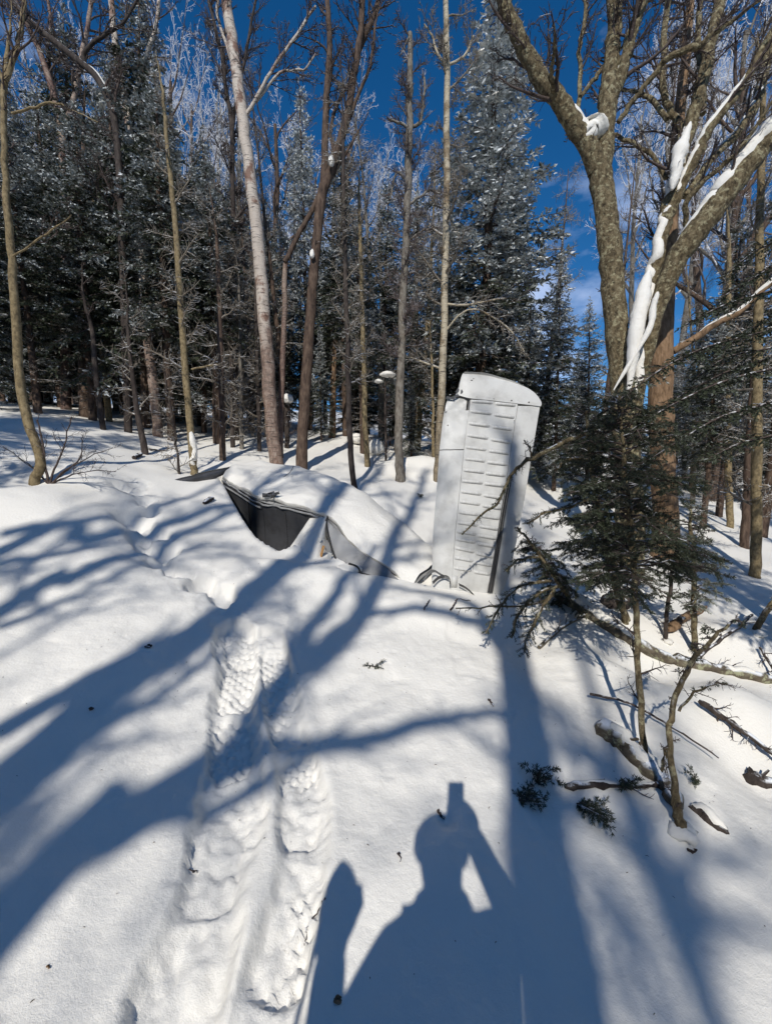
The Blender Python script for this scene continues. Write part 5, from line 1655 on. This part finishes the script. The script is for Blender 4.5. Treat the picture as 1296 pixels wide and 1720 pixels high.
fir('dark leaning stick with a few needles right of the single-stemmed fir',
    [(1118, 1075, 8), (1120, 1030, 8), (1126, 980, 7), (1136, 920, 5)], None, None, 77, .45, .14, 8, frost=.3, bare_n=16, bark='bark_dark', twl=.07)
fir('lichen-covered leaning stick at the right picture edge',
    [(1268, 1062, 12), (1282, 1035, 11), (1300, 1010, 9), (1325, 985, 7)], None, None, 78, .5, .12, 4, frost=.4, bare_n=8, twl=.05)

# conifer just outside the right edge, its dark boughs reaching into the picture
cz = P(1370, 800, 3.3); cz[2] = gz(cz[0], cz[1])
con = thing('spruce_tree', 'spruce rooted just outside the right edge, its dark boughs hanging before the big tree', 'tree', cz)
rng = np.random.default_rng(80)
m_ = MB(); m_.tube(np.array([[0, 0, -.3], [0, .02, 1], [.03, 0, 2.2], [0, 0, 4.2]]), [.1, .085, .065, .02], 10, 0, lump=.04, rng=rng); m_.build('trunk', M['bark_brown'], con)
cr = MB()
for k, (spec, ta, tb) in enumerate([
    ([(1360, 540), (1270, 560), (1180, 585), (1110, 620), (1045, 668)], 3.3, 3.0), ([(1360, 610), (1270, 625), (1190, 650), (1110, 690), (1040, 735)], 3.3, 3.0),
    ([(1360, 470), (1290, 490), (1220, 510), (1150, 545)], 3.3, 3.2), ([(1360, 650), (1280, 680), (1210, 700), (1140, 740), (1085, 775)], 3.3, 3.0),
    ([(1360, 560), (1290, 585), (1220, 600), (1160, 640)], 3.3, 3.5), ([(1360, 500), (1300, 530), (1250, 560), (1190, 600)], 3.3, 3.6),
    ([(1360, 420), (1310, 440), (1260, 470), (1210, 500)], 3.3, 3.3), ([(1360, 700), (1300, 730), (1240, 745), (1190, 770)], 3.3, 3.2),
    ([(1360, 380), (1320, 400), (1270, 420), (1225, 455)], 3.3, 3.5), ([(1360, 590), (1300, 600), (1230, 620), (1150, 660), (1090, 700)], 3.3, 3.4)]):
    pts, _ = limb_px([(a, b, 4) for a, b in spec], ta, tb)
    pts = smooth_path(pts, 4) - cz
    pts[0] = np.array([0, 0, pts[0][2]])
    fol_branch(cr, pts, .26, rng, sl=.040, sw=.012, tsp=.030, ssp=.011, frost=.14 + rng.normal(0, .06), droop=.25, r0=.012, bare=.1, rows=2, start=.25)
for k in range(24):
    z = rng.uniform(1.9, 4.1); a = rng.uniform(-1.6, 1.6); L = .9 * (4.4 - z) / 2.5
    pts = np.array([np.array([math.cos(a) * L * q, math.sin(a) * L * q, z - .3 * L * q * q]) for q in np.linspace(0, 1, 6)])
    fol_branch(cr, pts, .22, rng, sl=.05, sw=.014, tsp=.05, ssp=.02, frost=.15, r0=.01, bare=.15)
cr.build('foliage', [M['needle'], M['twig']], con, smooth=False)

def ground_path(px, w, lift=.4):
    pts, rad = [], []
    for (u, v) in px:
        h = hit(u, v)
        t = float((h - CAM) @ np.array([0, CP, -SP]))
        r = w * t / F_PX * .5
        pts.append(h + UP * r * lift); rad.append(r)
    return np.array(pts), np.array(rad)

def log(name, label, px, w, seed, mat='log', cat='log', snow=None, lift=.4, taper=.7, twigs=0, stubs=0, lumps=.05):
    rng = np.random.default_rng(seed)
    pts, rad = ground_path(px, w, lift)
    rad = rad * np.linspace(1, taper, len(rad))
    pts, rad = smooth_limb(pts, rad, 5, rng, .003)
    if w > 8:
        rad[0] *= .45; rad[1] *= .85; rad[-1] *= .35; rad[-2] *= .75
        rad = rad * (1 + .12 * rng.normal(size=len(rad)))
    g = pts.mean(0); g[2] = gz(g[0], g[1])
    if not (snow or twigs or stubs):
        m_ = MB(); m_.tube(pts - g, rad, 10 if w > 8 else 5, 0, lump=lumps, rng=rng)
        return tag(m_.build(name, M[mat], None, g), label, cat)
    r = thing(name, label, cat, g)
    m_ = MB(); m_.tube(pts - g, rad, 10 if w > 8 else 5, 0, lump=lumps, rng=rng); m_.build('stem', M[mat], r)
    if snow:
        s_ = MB(); snow_strip(s_, pts - g, rad, snow[0], snow[1], rng, snow[2]); s_.build('snow', M['snow'], r)
    if twigs:
        t_ = MB(); ramify(t_, pts - g, rad, .16, 1, rng, twigs, 0, up=.03, ang=(.6, 1.3), start=.1, thin=.9); o = t_.build('twigs', M['twig'], r); o['kind'] = 'stuff'
    for k in range(stubs):
        p = along(pts - g, rng.uniform(.1, .9)); d = nrm(rng.normal(size=3) + UP)
        t_ = MB(); t_.tube(np.array([p, p + d * rad.mean() * 2.5]), [rad.mean() * .3, rad.mean() * .15], 6); t_.build('stub', M[mat], r)
    return r

log('fallen_log', 'longest mossy fallen log, snow along its top, running behind the single-stemmed fir', [(930, 1000), (985, 1032), (1040, 1068), (1090, 1098), (1140, 1118)], 24, 81, snow=(.12, .75, .5), twigs=8, stubs=3, lift=.5)
log('fallen_log', 'lichen-covered log lying under snow near the right edge beyond the sapling', [(1125, 1112), (1180, 1122), (1240, 1135), (1310, 1150)], 22, 82, snow=(.45, .8, .4), twigs=8, lift=.4)
log('fallen_log', 'short rotten log with dark broken end sloping down to the forked sapling', [(1003, 1220), (1040, 1248), (1080, 1288), (1118, 1325), (1140, 1365)], 38, 83, mat='log', snow=(.05, .6, .35), stubs=2, lift=.25)
log('fallen_log', 'dark buried log end right of the snow-crusted sapling foot', [(1158, 1352), (1188, 1374), (1222, 1402)], 30, 84, mat='bark_dark', snow=(.0, .9, .5), lift=.0)
log('fallen_branch', 'thin dark level branch lying on the snow left of the forked sapling', [(948, 1326), (1000, 1322), (1060, 1324), (1112, 1322)], 13, 85, mat='bark_dark', twigs=4, snow=(.1, .9, .15), lift=.8)
log('fallen_branch', 'black knobbly branch slanting down at the right picture edge', [(1172, 1190), (1210, 1216), (1255, 1248), (1310, 1292)], 11, 86, mat='bark_dark', twigs=10, lift=2.5)
log('fallen_branch', 'long thin reddish stick bowed over the snow behind the forked sapling', [(990, 1181), (1060, 1198), (1130, 1238), (1205, 1288)], 4.5, 87, mat='twig', lift=7, taper=.6)
log('fallen_branch', 'lichen-dotted stick rising left of the longest log', [(905, 1092), (940, 1062), (985, 1035)], 7, 88, twigs=6, lift=1.5)
log('fallen_branch', 'bare curved stick arching out of the snow at the far right', [(1160, 1125), (1195, 1092), (1240, 1060), (1262, 1040)], 6, 89, mat='bark_dark', lift=2.5, twigs=5)
log('fallen_branch', 'short thick pale branch crossing behind the frosted sapling', [(1120, 1070), (1150, 1048), (1185, 1030)], 16, 90, mat='bark_orange', lift=1.4)
log('fallen_branch', 'dark shattered wood poking from the snow hollow beside the panel', [(1010, 1012), (1035, 1020), (1062, 1018)], 30, 91, mat='bark_dark', lift=.5, twigs=8, stubs=4)
log('fallen_branch', 'brown bark slab half sunk in snow at the lower right edge', [(1250, 1300), (1275, 1312), (1310, 1318)], 26, 92, mat='bark_dark', lift=.0, stubs=3)
log('fallen_branch', 'forked dead twig stuck in the snow at the right edge', [(1275, 1100), (1290, 1125), (1310, 1160)], 5, 93, mat='bark_dark', lift=5, twigs=8)

# evergreen sprigs dropped on the snow
def sprig_thing(label, u, v, size, n, seed, upright=.3, frost=.05, az=None):
    rng = np.random.default_rng(seed)
    h = hit(u, v)
    r = thing('fir_sprig', label, 'branch', h)
    c = MB()
    for k in range(n):
        a = rng.uniform(0, 6.283) if az is None else az + rng.normal(0, .45)
        d = nrm(np.array([math.cos(a), math.sin(a), rng.uniform(.0, 1.0) * upright * 2]))
        ln = size * rng.uniform(.45, 1.3)
        path = np.array([d * ln * q + UP * (.006 + .02 * math.sin(3 * q) * upright) for q in np.linspace(0, 1, 4)])
        fol_branch(c, path, size * .35, rng, frost=frost, r0=.003, start=.05, **{**NEAR, 'tsp': .016, 'ssp': .006})
    c.build('foliage', [M['needle_near'], M['twig']], r, smooth=False)
sprig_thing('upright dark fir sprig left of the level branch', 902, 1318, .11, 6, 101, 1.4)
sprig_thing('dark clump of fir needles at the shadow edge left of the level branch', 872, 1348, .11, 7, 102, .15, az=.5)
sprig_thing('dark fir sprig lying below the level branch', 968, 1352, .14, 7, 103, .12, az=-.6)
sprig_thing('fir sprig standing on the level branch', 1052, 1325, .08, 6, 104, .7)
sprig_thing('tiny fir sprig right of the forked sapling', 1168, 1320, .05, 4, 105, 1.0)
sprig_thing('star-shaped sprig on the open snow in the middle', 628, 1122, .055, 4, 106, .2)
sprig_thing('small green sprig on the snow mound left of the panel', 708, 835, .10, 4, 107, .4)
def twig_thing(name, label, px, w, seed, mat='twig', cat='twig', lift=1.0):
    log(name, label, px, w, seed, mat=mat, cat=cat, lift=lift, taper=.5, lumps=.1)
twig_thing('dry_twig', 'thin black bent twig beside the pole shadow at the bottom', [(546, 1510), (535, 1532), (520, 1550), (514, 1570), (511, 1590)], 2.6, 111)
twig_thing('dry_twig', 'short twig on the crumbled edge of the snowshoe trail', [(317, 1463), (325, 1465), (331, 1468)], 3, 112)
twig_thing('dry_twig', 'tiny upright needle-like twig between the two shadows', [(669, 1435), (671, 1450)], 3, 113, lift=2)
twig_thing('dry_twig', 'tiny dark twig tip on the sunlit snow below the panel', [(820, 1176), (825, 1182), (829, 1188)], 4, 114)
twig_thing('dry_twig', 'tiny dark speck of bark in the left shadow band', [(152, 1192), (157, 1193)], 6, 115)
twig_thing('dry_twig', 'thin twig stuck out of the snow at the foot of the panel', [(712, 1030), (718, 1018), (722, 1012)], 3, 116, lift=4)
twig_thing('dry_twig', 'bent twig in the snow just left of the low drooping bough', [(756, 1030), (764, 1018), (770, 1012), (790, 1016)], 3, 117, lift=4)
twig_thing('dry_twig', 'dark bent twig poking from the dimple beside the head shadow', [(735, 1362), (742, 1374), (746, 1378)], 5, 118)
twig_thing('dry_twig', 'small dark twig below the buried log end', [(1155, 1430), (1163, 1433), (1170, 1430)], 5, 119)
twig_thing('dry_twig', 'tiny reddish fleck on the sunlit snow at lower left', [(79, 1626), (83, 1629)], 4, 120, mat='bark_orange')
# cone and leaf
def flake(name, label, u, v, r, mat, seed, cat):
    rng = np.random.default_rng(seed)
    h = hit(u, v)
    root = thing(name, label, cat, h)
    for k in range(7):
        m_ = MB(); a = k * .9; c = np.array([math.cos(a), math.sin(a), .3 + .25 * (k % 3)]) * r * .5
        m_.blob(c, (r * .5, r * .35, r * .22), rng, 7, 5, .2); m_.build('scale', M[mat], root)
    return root
flake('spruce_cone', 'dark spruce cone lying on the snow in the left shadow', 249, 1087, .022, 'bark_dark', 121, 'cone')
flake('dry_leaf', 'curled brown leaf at the bottom between the two shadows', 567, 1682, .013, 'bark_orange', 122, 'leaf')

# bare shrub at the foot of the crooked tree
hs = hit(82, 812)
shrub = thing('bare_shrub', 'bare twiggy shrub spreading right of the crooked trunk on the left', 'shrub', hs)
rng = np.random.default_rng(130)
tsh = float((hs - CAM) @ np.array([0, CP, -SP]))
for k, spec in enumerate([[(82, 816, 6), (76, 780, 5), (72, 745, 4), (62, 705, 3)], [(83, 815, 5), (95, 780, 4), (108, 750, 3), (120, 700, 2)], [(83, 815, 4), (110, 790, 3), (150, 768, 2), (190, 752, 1.5)],
                          [(84, 815, 4), (120, 798, 3), (160, 790, 2), (195, 792, 1.5)], [(82, 815, 4), (60, 790, 3), (35, 770, 2), (5, 750, 1.5)], [(84, 815, 4), (130, 775, 3), (138, 755, 2), (136, 735, 1.5)]]):
    lp, lr = limb_px(spec, tsh, tsh + rng.uniform(-.2, .2))
    lp, lr = smooth_limb(lp, lr, 4, rng, .004)
    m_ = MB(); m_.tube(lp - hs, lr, 5); ramify(m_, lp - hs, lr, .28, 1, rng, 8, 0, up=.02, ang=(.4, 1.0), start=.3, thin=1.0)
    m_.build('stem', M['twig'], shrub)
log('fallen_branch', 'short dark stub sticking out of the snow above the trail', [(225, 772), (232, 768), (238, 766)], 7, 131, mat='bark_dark', lift=1)
log('fallen_branch', 'dark splinter poking from the snow left of the fuselage mouth', [(342, 848), (352, 842), (358, 840)], 9, 132, mat='bark_dark', lift=.8)
log('fallen_branch', 'thin dark branch lying on the snow between the left trunks', [(250, 757), (275, 760), (290, 752)], 3, 133, mat='bark_dark', lift=2)


# needles, bark flakes and bud scales blown onto the snow
rng = np.random.default_rng(150)
lit = MB()
gx_, gy_ = rng.uniform(-2.6, 3.2, 420), rng.uniform(.9, 5.5, 420)
gz_ = ground_z(gx_, gy_)
for x_, y_, z_ in zip(gx_, gy_, gz_):
    a_ = rng.uniform(0, 6.28); l_ = rng.uniform(.004, .013) * (1.6 if rng.random() < .1 else 1)
    d_ = np.array([math.cos(a_) * l_, math.sin(a_) * l_, rng.uniform(-.001, .003)])
    lit.tube(np.array([[x_, y_, z_ + .001], np.array([x_, y_, z_ + .003]) + d_ * .5, np.array([x_, y_, z_ + .0015]) + d_]), [.0006, rng.uniform(.0008, .002), .0005], 4, cap=False)
tag(lit.build('needle_litter', M['bark_brown']), 'fine needles and bark flakes scattered over the open snow', 'litter', kind='stuff')
# ------------------------------------------------------------------ the photographer, known by the shadow
def cloth_mat(name, col):
    m, nt, b = new_mat(name)
    nt.links.new(mix(nt, noise(nt, 30, 4), tuple(q * .8 for q in col), col), b.inputs['Base Color'])
    b.inputs['Roughness'].default_value = .85
    bump(nt, b, noise(nt, 60, 3), .3, .004)
    return m
M['jacket'] = cloth_mat('jacket_cloth', (.05, .07, .10))
M['hat'] = cloth_mat('hat_wool', (.10, .04, .04))
M['mitten'] = cloth_mat('mitten_cloth', (.03, .03, .03))
M['skin'] = cloth_mat('skin', (.45, .29, .22))
M['plastic'] = paint_mat('phone_shell', (.03, .03, .035), .25, 0, (.03, .03, .03), .1)

gp = np.array([-.08, -.38, gz(-.08, -.38)])
J = {  # joints, world metres, with radii
    'pelvis': ((-.08, -.40, gp[2] + .92), .155), 'belly': ((-.08, -.40, gp[2] + 1.08), .16), 'chest': ((-.085, -.385, gp[2] + 1.27), .17), 'neckb': ((-.09, -.365, 1.43), .085),
    'neck': ((-.095, -.355, 1.49), .06), 'head': ((-.105, -.335, 1.585), .094), 'crown': ((-.11, -.34, 1.665), .07),
    'shl': ((-.255, -.38, 1.355), .085), 'ell': ((-.40, -.40, 1.085), .06), 'wrl': ((-.435, -.36, 1.38), .048),
    'shr': ((.085, -.37, 1.375), .085), 'elr': ((.185, -.22, 1.27), .058), 'wrr': ((.045, -.075, 1.50), .042),
    'hipl': ((-.18, -.40, gp[2] + .84), .11), 'knl': ((-.20, -.36, gp[2] + .48), .075), 'anl': ((-.20, -.42, gp[2] + .10), .055), 'tol': ((-.20, -.24, gp[2] + .03), .045),
    'hipr': ((.02, -.40, gp[2] + .84), .11), 'knr': ((.04, -.36, gp[2] + .48), .075), 'anr': ((.04, -.42, gp[2] + .10), .055), 'tor': ((.04, -.24, gp[2] + .03), .045)}
E = [('pelvis', 'belly'), ('belly', 'chest'), ('chest', 'neckb'), ('neckb', 'neck'), ('neck', 'head'), ('head', 'crown'), ('chest', 'shl'), ('shl', 'ell'), ('ell', 'wrl'), ('chest', 'shr'), ('shr', 'elr'), ('elr', 'wrr'),
     ('pelvis', 'hipl'), ('hipl', 'knl'), ('knl', 'anl'), ('anl', 'tol'), ('pelvis', 'hipr'), ('hipr', 'knr'), ('knr', 'anr'), ('anr', 'tor')]
names = list(J)
me = bpy.data.meshes.new('person')
me.from_pydata([tuple(np.array(J[k][0]) - gp) for k in names], [(names.index(a), names.index(b)) for a, b in E], [])
person = bpy.data.objects.new('person', me)
COL.objects.link(person)
person.location = gp.tolist()
me.materials.append(M['jacket'])
sm = person.modifiers.new('skin', 'SKIN')
sm.use_smooth_shade = True
for i, k in enumerate(names):
    me.skin_vertices[0].data[i].radius = (J[k][1], J[k][1])
    me.skin_vertices[0].data[i].use_root = (k == 'pelvis')
ss_ = person.modifiers.new('sub', 'SUBSURF'); ss_.levels = 2; ss_.render_levels = 2
tag(person, 'person in dark jacket holding up a phone, seen only as the shadow at the bottom', 'person')
rng = np.random.default_rng(140)
hat = MB(); hat.blob(np.array([-.107, -.34, 1.635]) - gp, (.108, .116, .095), rng, 18, 10, .01, .5); hat.build('hat', M['hat'], person)
fc = MB(); fc.blob(np.array([-.10, -.255, 1.585]) - gp, (.065, .035, .085), rng, 14, 10, .01); fc.blob(np.array([-.10, -.215, 1.585]) - gp, (.013, .018, .022), rng, 8, 6, .01); fc.build('face', M['skin'], person)
hood = MB(); hood.tube(np.array([[-.10, -.39, 1.40], [-.10, -.385, 1.45], [-.103, -.37, 1.50]]) - gp, [.12, .115, .09], 14); hood.build('hood', M['jacket'], person)
# mittens: palm, fingers in one pouch, thumb
ml = MB(); ml.tube(smooth_path([(-.435, -.36, 1.36), (-.435, -.355, 1.42), (-.44, -.35, 1.48), (-.45, -.345, 1.54), (-.462, -.34, 1.59)], 3) - gp, np.interp(np.linspace(0, 1, 13), [0, .12, .38, .6, .85, 1], [.045, .044, .070, .060, .034, .012]), 12)
ml.tube(np.array([(-.40, -.35, 1.42), (-.38, -.33, 1.46), (-.385, -.32, 1.50)]) - gp, [.024, .024, .014], 8); ml.build('mitten', M['mitten'], person)
mr = MB(); mr.tube(smooth_path([(.055, -.085, 1.49), (.04, -.06, 1.53), (.028, -.045, 1.57)], 3) - gp, [.042, .044, .044, .042, .036, .03, .02], 12)
for k in range(4):
    mr.tube(np.array([(.045, -.05, 1.545 - .02 * k), (.048, -.022, 1.55 - .02 * k), (.030, -.012, 1.552 - .02 * k)]) - gp, [.010, .009, .007], 7)
mr.tube(np.array([(.03, -.06, 1.53), (-.01, -.045, 1.54), (-.025, -.035, 1.56)]) - gp, [.013, .011, .008], 8)
mr.blob(np.array([.005, -.075, 1.555]) - gp, (.05, .045, .055), rng, 12, 8, .05)
mr.build('glove', M['mitten'], person)
# phone just behind the viewpoint
ph = thing('phone', 'slim dark phone held up by the person, casting the tip of the shadow', 'phone', (.005, -.022, 1.575))
b_ = bmesh.new(); bmesh.ops.create_cube(b_, size=1); bmesh.ops.scale(b_, vec=(.072, .008, .15), verts=b_.verts); bmesh.ops.bevel(b_, geom=b_.edges[:], offset=.003, segments=2, affect='EDGES')
me = bpy.data.meshes.new('shell'); b_.to_mesh(me); b_.free(); me.materials.append(M['plastic'])
sh = bpy.data.objects.new('shell', me); COL.objects.link(sh); sh.parent = ph
q = MB(); q.tube(np.array([(-.022, .004, .058), (-.022, .0065, .058)]), .008, 14); q.build('lens', M['rubber'], ph)
q = MB(); q.box((0, -.0045, 0), (.064, .001, .14)); q.build('screen', M['rubber'], ph, smooth=False)
# trekking pole in the left mitten
pl = thing('trekking_pole', 'thin trekking pole whose shadow runs beside the raised mitten', 'pole', (-.56, -.30, gz(-.56, -.30)))
o3 = np.array(pl.location)
q = MB(); q.tube(np.array([(-.56, -.30, o3[2] - .05), (-.475, -.33, 1.40)]) - o3, [.006, .009], 8); q.build('shaft', M['alloy_dark'], pl)
q = MB(); q.tube(np.array([(-.475, -.33, 1.38), (-.468, -.332, 1.50)]) - o3, [.016, .018], 10); q.build('grip', M['rubber'], pl)
q = MB(); q.tube(np.array([(-.557, -.30, o3[2] + .05), (-.556, -.30, o3[2] + .06)]) - o3, [.045, .045], 12); q.build('basket', M['rubber'], pl)
